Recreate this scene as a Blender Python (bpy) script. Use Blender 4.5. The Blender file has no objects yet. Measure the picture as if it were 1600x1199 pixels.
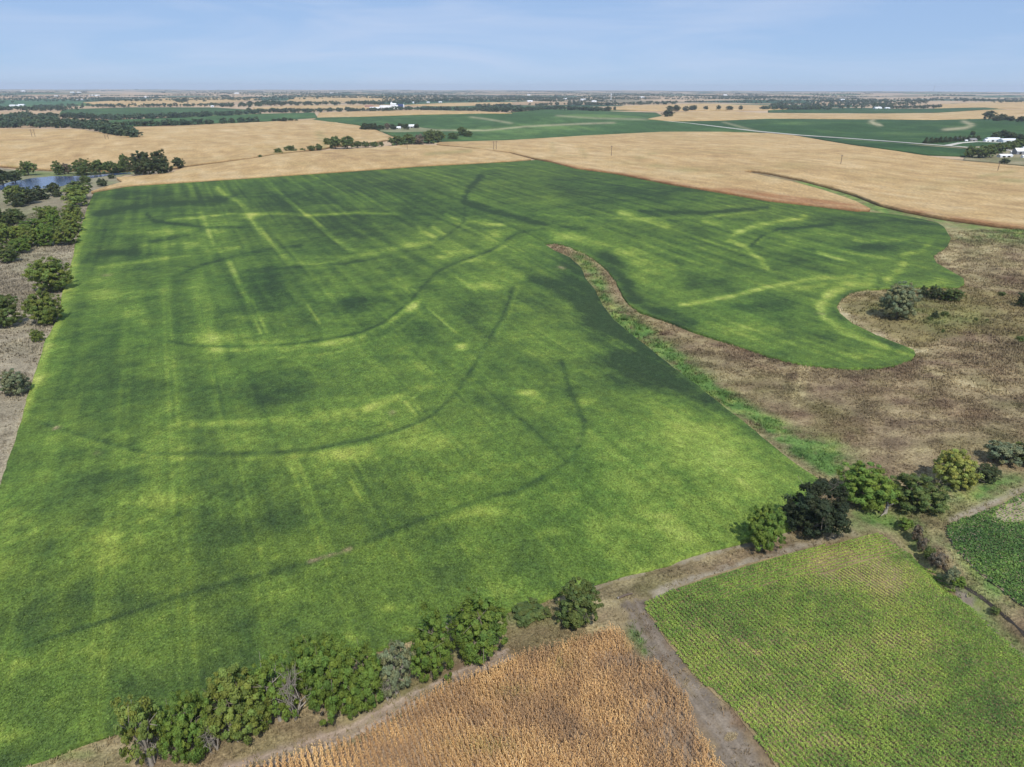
import bpy, math, random
import numpy as np
from mathutils import Matrix, Vector

# ------------------------------------------------------------------ camera, sky, sun, exposure
scene = bpy.context.scene
COL = scene.collection
FPX, CXP, CYP, HCAM = 1111.0, 800.0, 599.5, 80.0       # photograph: 1600 x 1199
PITCH = math.atan((599.5 - 137.0) / FPX)
ROLL = math.radians(0.14)
_r = np.array([1.0, 0, 0]); _f = np.array([0, math.cos(PITCH), -math.sin(PITCH)]); _u = np.cross(_r, _f)
RT = math.cos(ROLL) * _r + math.sin(ROLL) * _u
UP = math.cos(ROLL) * _u - math.sin(ROLL) * _r
FW = _f
CAM = np.array([0.0, 0.0, HCAM])
cd = bpy.data.cameras.new('camera'); cam = bpy.data.objects.new('camera', cd); COL.objects.link(cam)
cd.sensor_fit = 'HORIZONTAL'; cd.sensor_width = 36.0; cd.lens = 36.0 * FPX / 1600.0
cd.clip_start = 1.0; cd.clip_end = 80000.0
cam.matrix_world = Matrix(((RT[0], UP[0], -FW[0], 0), (RT[1], UP[1], -FW[1], 0), (RT[2], UP[2], -FW[2], HCAM), (0, 0, 0, 1)))
scene.camera = cam

SUN_EL, SUN_AZ = math.radians(52), math.radians(167)     # azimuth clockwise from +Y
sunv = Vector((math.sin(SUN_AZ) * math.cos(SUN_EL), math.cos(SUN_AZ) * math.cos(SUN_EL), math.sin(SUN_EL)))
sl = bpy.data.lights.new('sun', 'SUN'); sl.energy = 4.2; sl.angle = math.radians(0.53); sl.color = (1.0, 0.955, 0.89)
so = bpy.data.objects.new('sun', sl); COL.objects.link(so); so.rotation_euler = sunv.to_track_quat('Z', 'Y').to_euler()

world = bpy.data.worlds.new('World'); scene.world = world; world.use_nodes = True
wn = world.node_tree; wn.nodes.clear()
sky = wn.nodes.new('ShaderNodeTexSky'); sky.sky_type = 'NISHITA'; sky.sun_disc = False
sky.sun_elevation = SUN_EL; sky.sun_rotation = SUN_AZ; sky.altitude = 3000
sky.air_density = 1.0; sky.dust_density = 0.3; sky.ozone_density = 6.0
wtc = wn.nodes.new('ShaderNodeTexCoord'); wmp = wn.nodes.new('ShaderNodeMapping')
wmp.inputs['Scale'].default_value = (2.0, 1.3, 15.0)
wno = wn.nodes.new('ShaderNodeTexNoise'); wno.inputs['Scale'].default_value = 1.5; wno.inputs['Detail'].default_value = 7; wno.inputs['Roughness'].default_value = 0.55
wno.inputs['Distortion'].default_value = 0.8
wrp = wn.nodes.new('ShaderNodeValToRGB'); wrp.color_ramp.elements[0].position = 0.42; wrp.color_ramp.elements[1].position = 0.70
wrp.color_ramp.elements[1].color = (0.48, 0.48, 0.48, 1)
SKY_STR = 0.075
veil = wn.nodes.new('ShaderNodeMix'); veil.data_type = 'RGBA'; veil.inputs['Factor'].default_value = 0.66          # thin even haze over the whole sky
veil.inputs['B'].default_value = (0.425 / SKY_STR, 0.61 / SKY_STR, 0.94 / SKY_STR, 1)
wmx = wn.nodes.new('ShaderNodeMix'); wmx.data_type = 'RGBA'
wbg = wn.nodes.new('ShaderNodeBackground'); wbg.inputs['Strength'].default_value = SKY_STR
wout = wn.nodes.new('ShaderNodeOutputWorld')
L = wn.links.new
L(wtc.outputs['Generated'], wmp.inputs['Vector']); L(wmp.outputs['Vector'], wno.inputs['Vector']); L(wno.outputs['Fac'], wrp.inputs['Fac'])
L(sky.outputs['Color'], veil.inputs['A']); L(veil.outputs['Result'], wmx.inputs['A'])
L(wrp.outputs['Color'], wmx.inputs['Factor']); wmx.inputs['B'].default_value = (0.62 / SKY_STR, 0.71 / SKY_STR, 0.90 / SKY_STR, 1)
L(wmx.outputs['Result'], wbg.inputs['Color']); L(wbg.outputs['Background'], wout.inputs['Surface'])

scene.view_settings.view_transform = 'Standard'; scene.view_settings.look = 'None'
scene.view_settings.exposure = 0.0; scene.view_settings.gamma = 1.0
try: scene.view_settings.use_curve_mapping = False
except Exception: pass
scene.render.engine = 'CYCLES'
scene.cycles.use_denoising = True
scene.cycles.max_bounces = 6; scene.cycles.diffuse_bounces = 2; scene.cycles.glossy_bounces = 2
scene.cycles.transparent_max_bounces = 4; scene.cycles.volume_bounces = 0

# ------------------------------------------------------------------ helpers: numbers
RNG = np.random.default_rng(7)
random.seed(7)
ROWA = math.radians(-25.0)                                # direction of the crop rows
NV = np.array([math.sin(ROWA), math.cos(ROWA)]); EV = np.array([NV[1], -NV[0]])
_TAB = RNG.random((256, 256))
def vnoise(x, y, seed=0):
    x = np.asarray(x, float) + seed * 37.31; y = np.asarray(y, float) + seed * 17.77
    xi = np.floor(x).astype(np.int64); yi = np.floor(y).astype(np.int64)
    fx = x - xi; fy = y - yi; fx = fx * fx * (3 - 2 * fx); fy = fy * fy * (3 - 2 * fy)
    a = _TAB[xi & 255, yi & 255]; b = _TAB[(xi + 1) & 255, yi & 255]; c = _TAB[xi & 255, (yi + 1) & 255]; d = _TAB[(xi + 1) & 255, (yi + 1) & 255]
    return (a * (1 - fx) + b * fx) * (1 - fy) + (c * (1 - fx) + d * fx) * fy
def fbm(x, y, scale, octv=4, seed=0, rough=0.5):
    s = 0; a = 1.0; t = 0; f = 1.0 / scale
    for o in range(octv):
        s = s + a * vnoise(x * f, y * f, seed + o * 5.3); t += a; a *= rough; f *= 2.03
    return s / t - 0.5                                    # about -0.5 .. 0.5
def sstep(a, b, x):
    t = np.clip((x - a) / (b - a), 0, 1); return t * t * (3 - 2 * t)
def seg_dist(x, y, poly, closed=False):
    """distance to a polyline and the nearest point"""
    best = np.full(np.shape(x), 1e18); nx = np.zeros(np.shape(x)); ny = np.zeros(np.shape(x))
    n = len(poly)
    for i in range(n if closed else n - 1):
        ax, ay = poly[i]; bx, by = poly[(i + 1) % n]
        dx, dy = bx - ax, by - ay; l2 = dx * dx + dy * dy + 1e-12
        t = np.clip(((x - ax) * dx + (y - ay) * dy) / l2, 0, 1)
        qx = ax + t * dx; qy = ay + t * dy; d = (x - qx) ** 2 + (y - qy) ** 2
        m = d < best; best = np.where(m, d, best); nx = np.where(m, qx, nx); ny = np.where(m, qy, ny)
    return np.sqrt(best), nx, ny
def inside(x, y, poly):
    r = np.zeros(np.shape(x), bool); n = len(poly); j = n - 1
    for i in range(n):
        xi, yi = poly[i]; xj, yj = poly[j]
        if yi != yj:
            m = ((yi > y) != (yj > y)) & (x < (xj - xi) * (y - yi) / (yj - yi) + xi); r ^= m
        j = i
    return r
def S(r, g, b):                                          # sRGB 0..255 -> linear
    c = np.array([r, g, b], float) / 255.0
    return np.where(c <= 0.04045, c / 12.92, ((c + 0.055) / 1.055) ** 2.4)
KALB = 0.74
def A(r, g, b): return S(r, g, b) * KALB                  # colour as it looks in sun -> base colour

# ------------------------------------------------------------------ helpers: pixels, terrain
def ray(px, py):
    px = np.asarray(px, float); py = np.asarray(py, float)
    d = FW[None] + ((px - CXP) / FPX)[:, None] * RT[None] + ((CYP - py) / FPX)[:, None] * UP[None]
    return d / np.linalg.norm(d, axis=1)[:, None]
def flat_hit(pts):
    p = np.array(pts, float); d = ray(p[:, 0], p[:, 1]); t = HCAM / np.maximum(-d[:, 2], 0.003)
    return [(float(a[0] * k), float(a[1] * k)) for a, k in zip(d, t)]
SWALE = flat_hit([(850, 380), (910, 410), (945, 450), (975, 495), (1060, 560), (1150, 620), (1260, 690), (1340, 760), (1400, 800)])
CREEK_PX = [(1385, 790), (1420, 812), (1436, 835), (1447, 862), (1470, 885), (1490, 908), (1530, 932), (1560, 955), (1600, 990), (1660, 1046), (1740, 1125)]
CREEK = flat_hit(CREEK_PX)
PONDC = flat_hit([(75, 284)])[0]
def base_h(x, y):
    r = np.hypot(x, y)
    n1 = 1.3 * np.sin(x * 0.0131 + 0.7) * np.cos(y * 0.0117 - 0.4) + 0.9 * np.sin(x * 0.021 - y * 0.017 + 1.9) + 1.2 * np.sin(0.0083 * y + 0.004 * x + 2.2)
    f1 = 4.6 * np.sin(x * 0.0026 + 1.1) * np.sin(y * 0.0031 + 0.3) + 3.2 * np.sin(0.0041 * x - 0.0022 * y + 0.5) + 2.6 * np.sin(0.0052 * y + 0.0019 * x + 2.9)
    f2 = 6.0 * np.sin(x * 0.00081 + 2.0) * np.cos(y * 0.00093 + 0.6) + 4.5 * np.sin(0.0017 * x + 0.0006 * y)
    return n1 * sstep(60, 260, r) + f1 * sstep(700, 1700, r) * (1 - 0.5 * sstep(4000, 9000, r)) + f2 * sstep(2500, 7000, r)
HPOND = float(base_h(np.array([PONDC[0]]), np.array([PONDC[1]]))[0]) - 0.6
def height(x, y):
    x = np.asarray(x, float); y = np.asarray(y, float)
    h = base_h(x, y)
    m = 1 - sstep(130, 260, np.hypot(x - PONDC[0], y - PONDC[1])); h = h * (1 - m) + HPOND * m
    near = np.hypot(x, y) < 700
    if near.any():
        xs, ys = x[near], y[near]
        d, _, _ = seg_dist(xs, ys, SWALE); dd, _, _ = seg_dist(xs, ys, CREEK)
        hn = h[near] - 2.2 * np.exp(-(d / 32.0) ** 2) - 0.9 * np.exp(-(dd / 7.0) ** 2) - 1.7 * np.exp(-(dd / 1.7) ** 2)
        h[near] = hn
    return h
_TS = np.geomspace(40, 42000, 520)
def hit(px, py, off=0.0):
    """first point of the ground (raised by off) seen through each pixel"""
    px = np.atleast_1d(np.asarray(px, float)); py = np.atleast_1d(np.asarray(py, float))
    d = ray(px, py); n = len(px)
    X = d[:, 0:1] * _TS; Y = d[:, 1:2] * _TS; Z = HCAM + d[:, 2:3] * _TS
    below = Z < height(X.ravel(), Y.ravel()).reshape(X.shape) + off
    k = np.where(below.any(1), below.argmax(1), len(_TS) - 1); k = np.maximum(k, 1)
    lo = _TS[k - 1]; hi = _TS[k]
    for _ in range(28):
        mid = 0.5 * (lo + hi); b = HCAM + d[:, 2] * mid < height(d[:, 0] * mid, d[:, 1] * mid) + off
        hi = np.where(b, mid, hi); lo = np.where(b, lo, mid)
    t = np.minimum(hi, 25000.0)
    x = d[:, 0] * t; y = d[:, 1] * t
    return np.stack([x, y, height(x, y)], 1)
def project(x, y, z):
    v0 = x - CAM[0]; v1 = y - CAM[1]; v2 = z - CAM[2]
    dz = v0 * FW[0] + v1 * FW[1] + v2 * FW[2]; dz = np.where(dz > 1.0, dz, 1.0)
    return CXP + FPX * (v0 * RT[0] + v1 * RT[1] + v2 * RT[2]) / dz, CYP - FPX * (v0 * UP[0] + v1 * UP[1] + v2 * UP[2]) / dz
def dense(pts, step=14.0, closed=True):
    out = []; n = len(pts)
    for i in range(n if closed else n - 1):
        a = np.array(pts[i], float); b = np.array(pts[(i + 1) % n], float); k = max(1, int(np.hypot(*(b - a)) / step))
        for j in range(k): out.append(tuple(a + (b - a) * j / k))
    if not closed: out.append(tuple(pts[-1]))
    return out

# ------------------------------------------------------------------ helpers: objects, materials
def tag(o, label=None, cat=None, group=None, kind=None):
    if label: o['label'] = label
    if cat: o['category'] = cat
    if group: o['group'] = group
    if kind: o['kind'] = kind
    return o
def link(o, parent=None):
    COL.objects.link(o)
    if parent is not None: o.parent = parent
    return o
def empty(name, loc, rz=0.0, label=None, cat=None, group=None):
    o = bpy.data.objects.new(name, None); link(o); o.location = loc; o.rotation_euler = (0, 0, rz); o.empty_display_size = 0.5
    return tag(o, label, cat, group)
def mesh_np(name, V, F, mats, colors=None, smooth=False):
    """V n x 3, F m x 4 (or m x 3) arrays"""
    me = bpy.data.meshes.new(name); V = np.asarray(V, np.float32); F = np.asarray(F, np.int32)
    k = F.shape[1]; nf = len(F)
    me.vertices.add(len(V)); me.vertices.foreach_set('co', V.ravel())
    me.loops.add(nf * k); me.loops.foreach_set('vertex_index', F.ravel())
    me.polygons.add(nf); me.polygons.foreach_set('loop_start', np.arange(0, nf * k, k, dtype=np.int32))
    try: me.polygons.foreach_set('loop_total', np.full(nf, k, np.int32))
    except Exception: pass
    if smooth: me.polygons.foreach_set('use_smooth', np.ones(nf, bool))
    if colors is not None:
        at = me.color_attributes.new('Col', 'FLOAT_COLOR', 'POINT')
        c = np.ones((len(V), 4), np.float32); c[:, :3] = colors; at.data.foreach_set('color', c.ravel())
    for m in (mats if isinstance(mats, (list, tuple)) else [mats]): me.materials.append(m)
    me.update(calc_edges=True); me.validate()
    return me
def add(name, me, parent=None): return link(bpy.data.objects.new(name, me), parent)

class NT:
    def __init__(s, name):
        s.m = bpy.data.materials.new(name); s.m.use_nodes = True; s.t = s.m.node_tree
        s.b = s.t.nodes['Principled BSDF']; s.o = s.t.nodes['Material Output']
    def n(s, t, **kw):
        x = s.t.nodes.new(t)
        for k, v in kw.items():
            if k in x.inputs: x.inputs[k].default_value = v
            else: setattr(x, k, v)
        return x
    def l(s, a, b): s.t.links.new(a, b)
def noise_node(m, scale, vec, detail=4, rough=0.6):
    n = m.n('ShaderNodeTexNoise'); n.inputs['Scale'].default_value = scale; n.inputs['Detail'].default_value = detail; n.inputs['Roughness'].default_value = rough
    m.l(vec, n.inputs['Vector']); return n
def mapr(m, sock, a, b, lo=0.25, hi=0.75):
    r = m.n('ShaderNodeMapRange'); r.inputs['From Min'].default_value = lo; r.inputs['From Max'].default_value = hi
    r.inputs['To Min'].default_value = a; r.inputs['To Max'].default_value = b; m.l(sock, r.inputs['Value']); return r.outputs['Result']
def mul(m, a, b):
    x = m.n('ShaderNodeMath', operation='MULTIPLY'); m.l(a, x.inputs[0]); m.l(b, x.inputs[1]); return x.outputs[0]
def vscale(m, col, f):
    x = m.n('ShaderNodeVectorMath', operation='SCALE'); m.l(col, x.inputs[0]); m.l(f, x.inputs['Scale']); return x.outputs[0]
def sheet_mat(name, s1, a1, s2, a2, bump=0.0, bscale=3.0, rough=0.95, stretch=(1, 1, 1), spec=0.12, hue=None):
    """painted sheet: colour attribute times two grains of noise laid along the rows"""
    m = NT(name); tc = m.n('ShaderNodeTexCoord'); mp = m.n('ShaderNodeMapping')
    mp.inputs['Rotation'].default_value = (0, 0, ROWA); mp.inputs['Scale'].default_value = stretch
    m.l(tc.outputs['Object'], mp.inputs['Vector'])
    at = m.n('ShaderNodeAttribute'); at.attribute_name = 'Col'
    n1 = noise_node(m, s1, mp.outputs['Vector'], 5, 0.62); n2 = noise_node(m, s2, mp.outputs['Vector'], 3, 0.6)
    f = mul(m, mapr(m, n1.outputs['Fac'], 1 - a1, 1 + a1), mapr(m, n2.outputs['Fac'], 1 - a2, 1 + a2))
    c = vscale(m, at.outputs['Color'], f)
    if hue is not None:
        mx = m.n('ShaderNodeMix'); mx.data_type = 'RGBA'; mx.blend_type = 'MULTIPLY'
        n3 = noise_node(m, hue[0], mp.outputs['Vector'], 3, 0.6)
        m.l(mapr(m, n3.outputs['Fac'], 0, 1, 0.35, 0.7), mx.inputs['Factor']); m.l(c, mx.inputs['A']); mx.inputs['B'].default_value = (*hue[1], 1)
        c = mx.outputs['Result']
    m.l(c, m.b.inputs['Base Color'])
    m.b.inputs['Roughness'].default_value = rough; m.b.inputs['Specular IOR Level'].default_value = spec
    if bump:
        nb = noise_node(m, bscale, mp.outputs['Vector'], 4, 0.65); b = m.n('ShaderNodeBump'); b.inputs['Strength'].default_value = 1.0; b.inputs['Distance'].default_value = bump
        m.l(nb.outputs['Fac'], b.inputs['Height']); m.l(b.outputs['Normal'], m.b.inputs['Normal'])
    return m.m
def plain(name, col, rough=0.8, amount=0.12, scale=1.5, spec=0.3, metallic=0.0):
    m = NT(name); tc = m.n('ShaderNodeTexCoord'); n = noise_node(m, scale, tc.outputs['Object'], 4, 0.6)
    rgb = m.n('ShaderNodeRGB'); rgb.outputs[0].default_value = (*col, 1)
    m.l(vscale(m, rgb.outputs[0], mapr(m, n.outputs['Fac'], 1 - amount, 1 + amount)), m.b.inputs['Base Color'])
    m.b.inputs['Roughness'].default_value = rough; m.b.inputs['Specular IOR Level'].default_value = spec; m.b.inputs['Metallic'].default_value = metallic
    return m.m
def leaf_mat(name, use_object=True, trans=0.32):
    """leaf colour = object colour x the clump variation stored on the crown"""
    m = NT(name); at = m.n('ShaderNodeAttribute'); at.attribute_name = 'Col'
    if use_object:
        oi = m.n('ShaderNodeObjectInfo'); mx = m.n('ShaderNodeVectorMath', operation='MULTIPLY')
        m.l(oi.outputs['Color'], mx.inputs[0]); m.l(at.outputs['Color'], mx.inputs[1]); c = mx.outputs[0]
    else: c = at.outputs['Color']
    m.l(c, m.b.inputs['Base Color']); m.b.inputs['Roughness'].default_value = 0.62; m.b.inputs['Specular IOR Level'].default_value = 0.22
    tr = m.n('ShaderNodeBsdfTranslucent'); m.l(c, tr.inputs['Color']); ms = m.n('ShaderNodeMixShader'); ms.inputs[0].default_value = trans
    m.l(m.b.outputs['BSDF'], ms.inputs[1]); m.l(tr.outputs['BSDF'], ms.inputs[2]); m.l(ms.outputs['Shader'], m.o.inputs['Surface'])
    return m.m

M_SOY = sheet_mat('soybean_canopy', 0.6, 0.34, 2.6, 0.60, bump=0.36, bscale=2.3, stretch=(1, 0.75, 1), spec=0.18, hue=(0.16, (0.92, 1.0, 1.0)))
M_SOYFAR = sheet_mat('far_crop_canopy', 0.03, 0.30, 0.3, 0.35, bump=0.4, bscale=0.8, stretch=(1, 0.4, 1))
M_CORNFAR = sheet_mat('ripe_corn_canopy', 0.09, 0.16, 0.7, 0.30, bump=0.9, bscale=0.8, stretch=(1, 0.35, 1), hue=(0.05, (0.97, 0.95, 0.90)))
M_GRASS = sheet_mat('dry_grass', 0.4, 0.26, 2.4, 0.55, bump=0.28, bscale=2.0, stretch=(1, 1, 1), spec=0.06)
M_DIRT = sheet_mat('bare_dirt', 0.5, 0.16, 3.5, 0.26, bump=0.06, bscale=3.0, spec=0.06)
M_GRAVEL = sheet_mat('gravel', 0.3, 0.1, 2.5, 0.15, spec=0.1)
M_LEAF = leaf_mat('leaves')
M_WOOD_LEAF = leaf_mat('far_leaves', use_object=False, trans=0.1)
M_STALK = leaf_mat('dry_stalks', use_object=False, trans=0.25)
M_BARK = plain('bark', A(146, 136, 120), 0.95, 0.3, 3.0, 0.05)
M_DEADWOOD = plain('bleached_wood', A(176, 168, 156), 0.95, 0.25, 3.0, 0.05)
M_WHITE = plain('white_metal_siding', (0.74, 0.75, 0.76), 0.5, 0.05, 0.5, 0.4)
M_ROOFW = plain('white_metal_roof', (0.80, 0.81, 0.82), 0.45, 0.05, 0.4, 0.4)
M_GREYW = plain('grey_siding', (0.22, 0.23, 0.25), 0.7, 0.1, 0.5)
M_GREYR = plain('grey_shingles', (0.25, 0.24, 0.24), 0.85, 0.15, 0.8)
M_BLUE = plain('blue_cladding', (0.035, 0.05, 0.16), 0.5, 0.08, 0.3)
M_RED = plain('red_barn_boards', (0.28, 0.07, 0.05), 0.8, 0.12, 0.6)
M_TAN = plain('tan_siding', (0.50, 0.42, 0.33), 0.7, 0.1, 0.5)
M_DARK = plain('dark_opening', (0.02, 0.022, 0.026), 0.5, 0.05, 1.0)
M_POLE = plain('weathered_pole', (0.13, 0.10, 0.08), 0.9, 0.2, 2.0, 0.05)
M_STEEL = plain('galvanised_steel', (0.35, 0.36, 0.38), 0.4, 0.08, 1.0, 0.5, 0.6)

# ------------------------------------------------------------------ far ground: patchwork of fields out to the horizon
def ground_mat():
    m = NT('patchwork_farmland'); tc = m.n('ShaderNodeTexCoord'); mp = m.n('ShaderNodeMapping'); mp.inputs['Rotation'].default_value = (0, 0, ROWA)
    mp.inputs['Scale'].default_value = (1 / 620.0, 1 / 400.0, 0.0)
    m.l(tc.outputs['Object'], mp.inputs['Vector'])
    vo = m.n('ShaderNodeTexVoronoi'); vo.voronoi_dimensions = '2D'; vo.distance = 'CHEBYCHEV'; vo.inputs['Scale'].default_value = 1.0; vo.inputs['Randomness'].default_value = 0.75
    m.l(mp.outputs['Vector'], vo.inputs['Vector'])
    sp = m.n('ShaderNodeSeparateColor'); m.l(vo.outputs['Color'], sp.inputs['Color'])
    rp = m.n('ShaderNodeValToRGB'); rp.color_ramp.interpolation = 'CONSTANT'
    els = [(0.0, A(196, 168, 134)), (0.26, A(74, 104, 78)), (0.42, A(204, 178, 146)), (0.60, A(150, 138, 112)), (0.72, A(62, 92, 66)), (0.84, A(186, 158, 124)), (0.94, A(104, 130, 84))]
    rp.color_ramp.elements[0].position = 0.0; rp.color_ramp.elements[0].color = (*els[0][1], 1)
    rp.color_ramp.elements[1].position = els[1][0]; rp.color_ramp.elements[1].color = (*els[1][1], 1)
    for p, c in els[2:]:
        e = rp.color_ramp.elements.new(p); e.color = (*c, 1)
    m.l(sp.outputs['Red'], rp.inputs['Fac'])
    n = noise_node(m, 0.01, tc.outputs['Object'], 5, 0.6)
    m.l(vscale(m, rp.outputs['Color'], mapr(m, n.outputs['Fac'], 0.8, 1.2)), m.b.inputs['Base Color']); m.b.inputs['Roughness'].default_value = 1.0; m.b.inputs['Specular IOR Level'].default_value = 0.05
    return m.m
NR, NA = 300, 420
rr = np.concatenate([[0.0], np.geomspace(25, 25500, NR)]); aa = np.linspace(0, 2 * math.pi, NA, endpoint=False)
RR, AA = np.meshgrid(rr, aa, indexing='ij'); GX = (RR * np.sin(AA)).ravel(); GY = (RR * np.cos(AA)).ravel()
GR = np.hypot(GX, GY); GZ = height(GX, GY) - 0.35 - 3.5 * (1 - sstep(420, 560, GR))
ii, jj = np.meshgrid(np.arange(NR), np.arange(NA), indexing='ij'); j2 = (jj + 1) % NA
GF = np.stack([ii * NA + jj, (ii + 1) * NA + jj, (ii + 1) * NA + j2, ii * NA + j2], -1).reshape(-1, 4)[:, ::-1]
tag(add('ground', mesh_np('ground', np.stack([GX, GY, GZ], 1), GF, ground_mat(), smooth=True)), 'patchwork of tan and green farmland reaching the horizon', 'ground', kind='structure')

# ------------------------------------------------------------------ sheets: crops, pasture, tracks
def build_sheet(name, poly, off, levels, paint, mat, skirt=0.0, rel=None, label=None, cat=None, kind='structure', group=None, flat=None, skirt_col=None):
    """poly: world outline. levels: [(max distance, cell)], cells divide the largest one. paint(x, y, px, py) -> rgb"""
    P = np.array(poly, float)
    U = P @ EV; Vv = P @ NV; Sz = max(l[1] for l in levels)
    ci, cj = np.meshgrid(np.arange(math.floor(U.min() / Sz) - 1, math.ceil(U.max() / Sz) + 1), np.arange(math.floor(Vv.min() / Sz) - 1, math.ceil(Vv.max() / Sz) + 1), indexing='ij')
    ci = ci.ravel(); cj = cj.ravel(); cu = (ci + .5) * Sz; cv = (cj + .5) * Sz
    dist = np.hypot(cu, cv)
    cx = cu * EV[0] + cv * NV[0]; cy = cu * EV[1] + cv * NV[1]
    db, _, _ = seg_dist(cx, cy, poly, True); keep = inside(cx, cy, poly) | (db < Sz * 0.75)
    ci, cj, dist = ci[keep], cj[keep], dist[keep]
    VX, VY, FF, ON, base = [], [], [], [], 0
    rmin = 0.0
    for rmax, c in levels:
        k = int(round(Sz / c)); m = (dist >= rmin) & (dist < rmax); rmin = rmax
        if not m.any(): continue
        a, b = np.meshgrid(np.arange(k), np.arange(k), indexing='ij')
        fi = (ci[m][:, None] * k + a.ravel()[None]).ravel(); fj = (cj[m][:, None] * k + b.ravel()[None]).ravel()
        cor = np.stack([fi, fj, fi + 1, fj, fi + 1, fj + 1, fi, fj + 1], 1).reshape(-1, 4, 2)
        key = (cor[..., 0].astype(np.int64) + 2000000) * 8000000 + cor[..., 1].astype(np.int64) + 2000000
        uq, inv = np.unique(key.ravel(), return_inverse=True); inv = inv.reshape(-1, 4)
        iu = (uq // 8000000 - 2000000) * c; iv = (uq % 8000000 - 2000000) * c
        x = iu * EV[0] + iv * NV[0]; y = iu * EV[1] + iv * NV[1]
        ins = inside(x, y, poly); fk = ins[inv].any(1); inv = inv[fk]
        used = np.unique(inv); remap = np.full(len(uq), -1); remap[used] = np.arange(len(used))
        x, y, ins = x[used], y[used], ins[used]
        o = ~ins
        if o.any():
            _, nx, ny = seg_dist(x[o], y[o], poly, True); x[o] = nx; y[o] = ny
        VX.append(x); VY.append(y); ON.append(o); FF.append(remap[inv] + base); base += len(used)
    if not VX: return None
    X = np.concatenate(VX); Y = np.concatenate(VY); F = np.concatenate(FF); ONB = np.concatenate(ON)
    Z = (height(X, Y) if flat is None else np.full(len(X), flat)) + off
    if rel is not None: Z = Z + rel(X, Y)
    px, py = project(X, Y, Z)
    C = paint(X, Y, px, py)
    if skirt > 0:
        e = np.concatenate([F[:, [0, 1]], F[:, [1, 2]], F[:, [2, 3]], F[:, [3, 0]]]); es = np.sort(e, 1)
        _, idx, cnt = np.unique(es[:, 0].astype(np.int64) * 10000000 + es[:, 1], return_index=True, return_counts=True)
        be = e[idx[cnt == 1]]; be = be[ONB[be[:, 0]] & ONB[be[:, 1]]]; nb = len(be); n0 = len(X)
        X = np.concatenate([X, X[be[:, 0]], X[be[:, 1]]]); Y = np.concatenate([Y, Y[be[:, 0]], Y[be[:, 1]]])
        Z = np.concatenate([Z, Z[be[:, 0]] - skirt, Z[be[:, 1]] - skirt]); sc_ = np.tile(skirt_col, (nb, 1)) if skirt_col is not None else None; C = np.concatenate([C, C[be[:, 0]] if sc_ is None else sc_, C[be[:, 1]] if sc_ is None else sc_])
        F = np.concatenate([F, np.stack([be[:, 1], be[:, 0], n0 + np.arange(nb), n0 + nb + np.arange(nb)], 1)])
    ob = add(name, mesh_np(name, np.stack([X, Y, Z], 1), F, mat, C, smooth=False))
    return tag(ob, label, cat, group, kind)
def px_poly(pts, off=0.0, step=14.0, jit=0.0, seed=3):
    d = dense(pts, step); w = hit([p[0] for p in d], [p[1] for p in d], off)[:, :2]
    if jit:
        n1 = fbm(w[:, 0], w[:, 1], 3.0, 3, seed); n2 = fbm(w[:, 0], w[:, 1], 3.0, 3, seed + 50); w = w + jit * np.stack([n1, n2], 1) * 2
    return [tuple(p) for p in w]
def strip(pts, width, step=10.0, jit=0.0, taper=False):
    d = dense(pts, step, False); w = hit([p[0] for p in d], [p[1] for p in d])[:, :2]
    t = np.gradient(w, axis=0); t /= np.linalg.norm(t, axis=1)[:, None] + 1e-9; n = np.stack([-t[:, 1], t[:, 0]], 1)
    ww = np.full(len(w), width / 2.0)
    if jit: ww = ww * (1 + jit * 2 * fbm(w[:, 0], w[:, 1], 4.0, 3, 9))
    a = w + n * ww[:, None]
    if jit: ww = ww * (1 + jit * 2 * fbm(w[:, 0], w[:, 1], 4.0, 3, 19))
    b = w - n * ww[:, None]
    return [tuple(p) for p in a] + [tuple(p) for p in b[::-1]]
def strokes(px, py, items):
    """soft marks placed on the ground by photograph pixel: (points, half width, value) or ('e', cx, cy, rx, ry, value)"""
    v = np.zeros(len(px))
    wx = px + 5 * fbm(px, py, 26, 3, 71); wy = py + 3 * fbm(px, py, 26, 3, 72)
    for it in items:
        if it[0] == 'e':
            _, cx, cy, rx, ry, val = it
            q = ((wx - cx) / rx) ** 2 + ((wy - cy) / ry) ** 2; m = q < 5
            if m.any(): v[m] += val * np.exp(-1.1 * q[m])
        else:
            pts, w, val = it
            xs = [p[0] for p in pts]; ys = [p[1] for p in pts]; g = w * 3 + 4
            m = (px > min(xs) - g) & (px < max(xs) + g) & (py > min(ys) - g) & (py < max(ys) + g)
            if m.any():
                if w < 3: d, _, _ = seg_dist(px[m], py[m], pts)
                else: d, _, _ = seg_dist(0.5 * (wx[m] + px[m]), 0.5 * (wy[m] + py[m]), pts)
                v[m] += val * np.exp(-(d / (w * 1.15)) ** 2)
    return v
def ramp(t, stops):
    t = np.clip(t, stops[0][0], stops[-1][0]); xs = [s[0] for s in stops]
    return np.stack([np.interp(t, xs, [s[1][k] for s in stops]) for k in range(3)], 1)
def mixc(a, b, f): return a * (1 - f[:, None]) + np.asarray(b)[None] * f[:, None] if np.ndim(b) == 1 else a * (1 - f[:, None]) + b * f[:, None]
def uv(x, y): return x * EV[0] + y * EV[1], x * NV[0] + y * NV[1]

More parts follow.
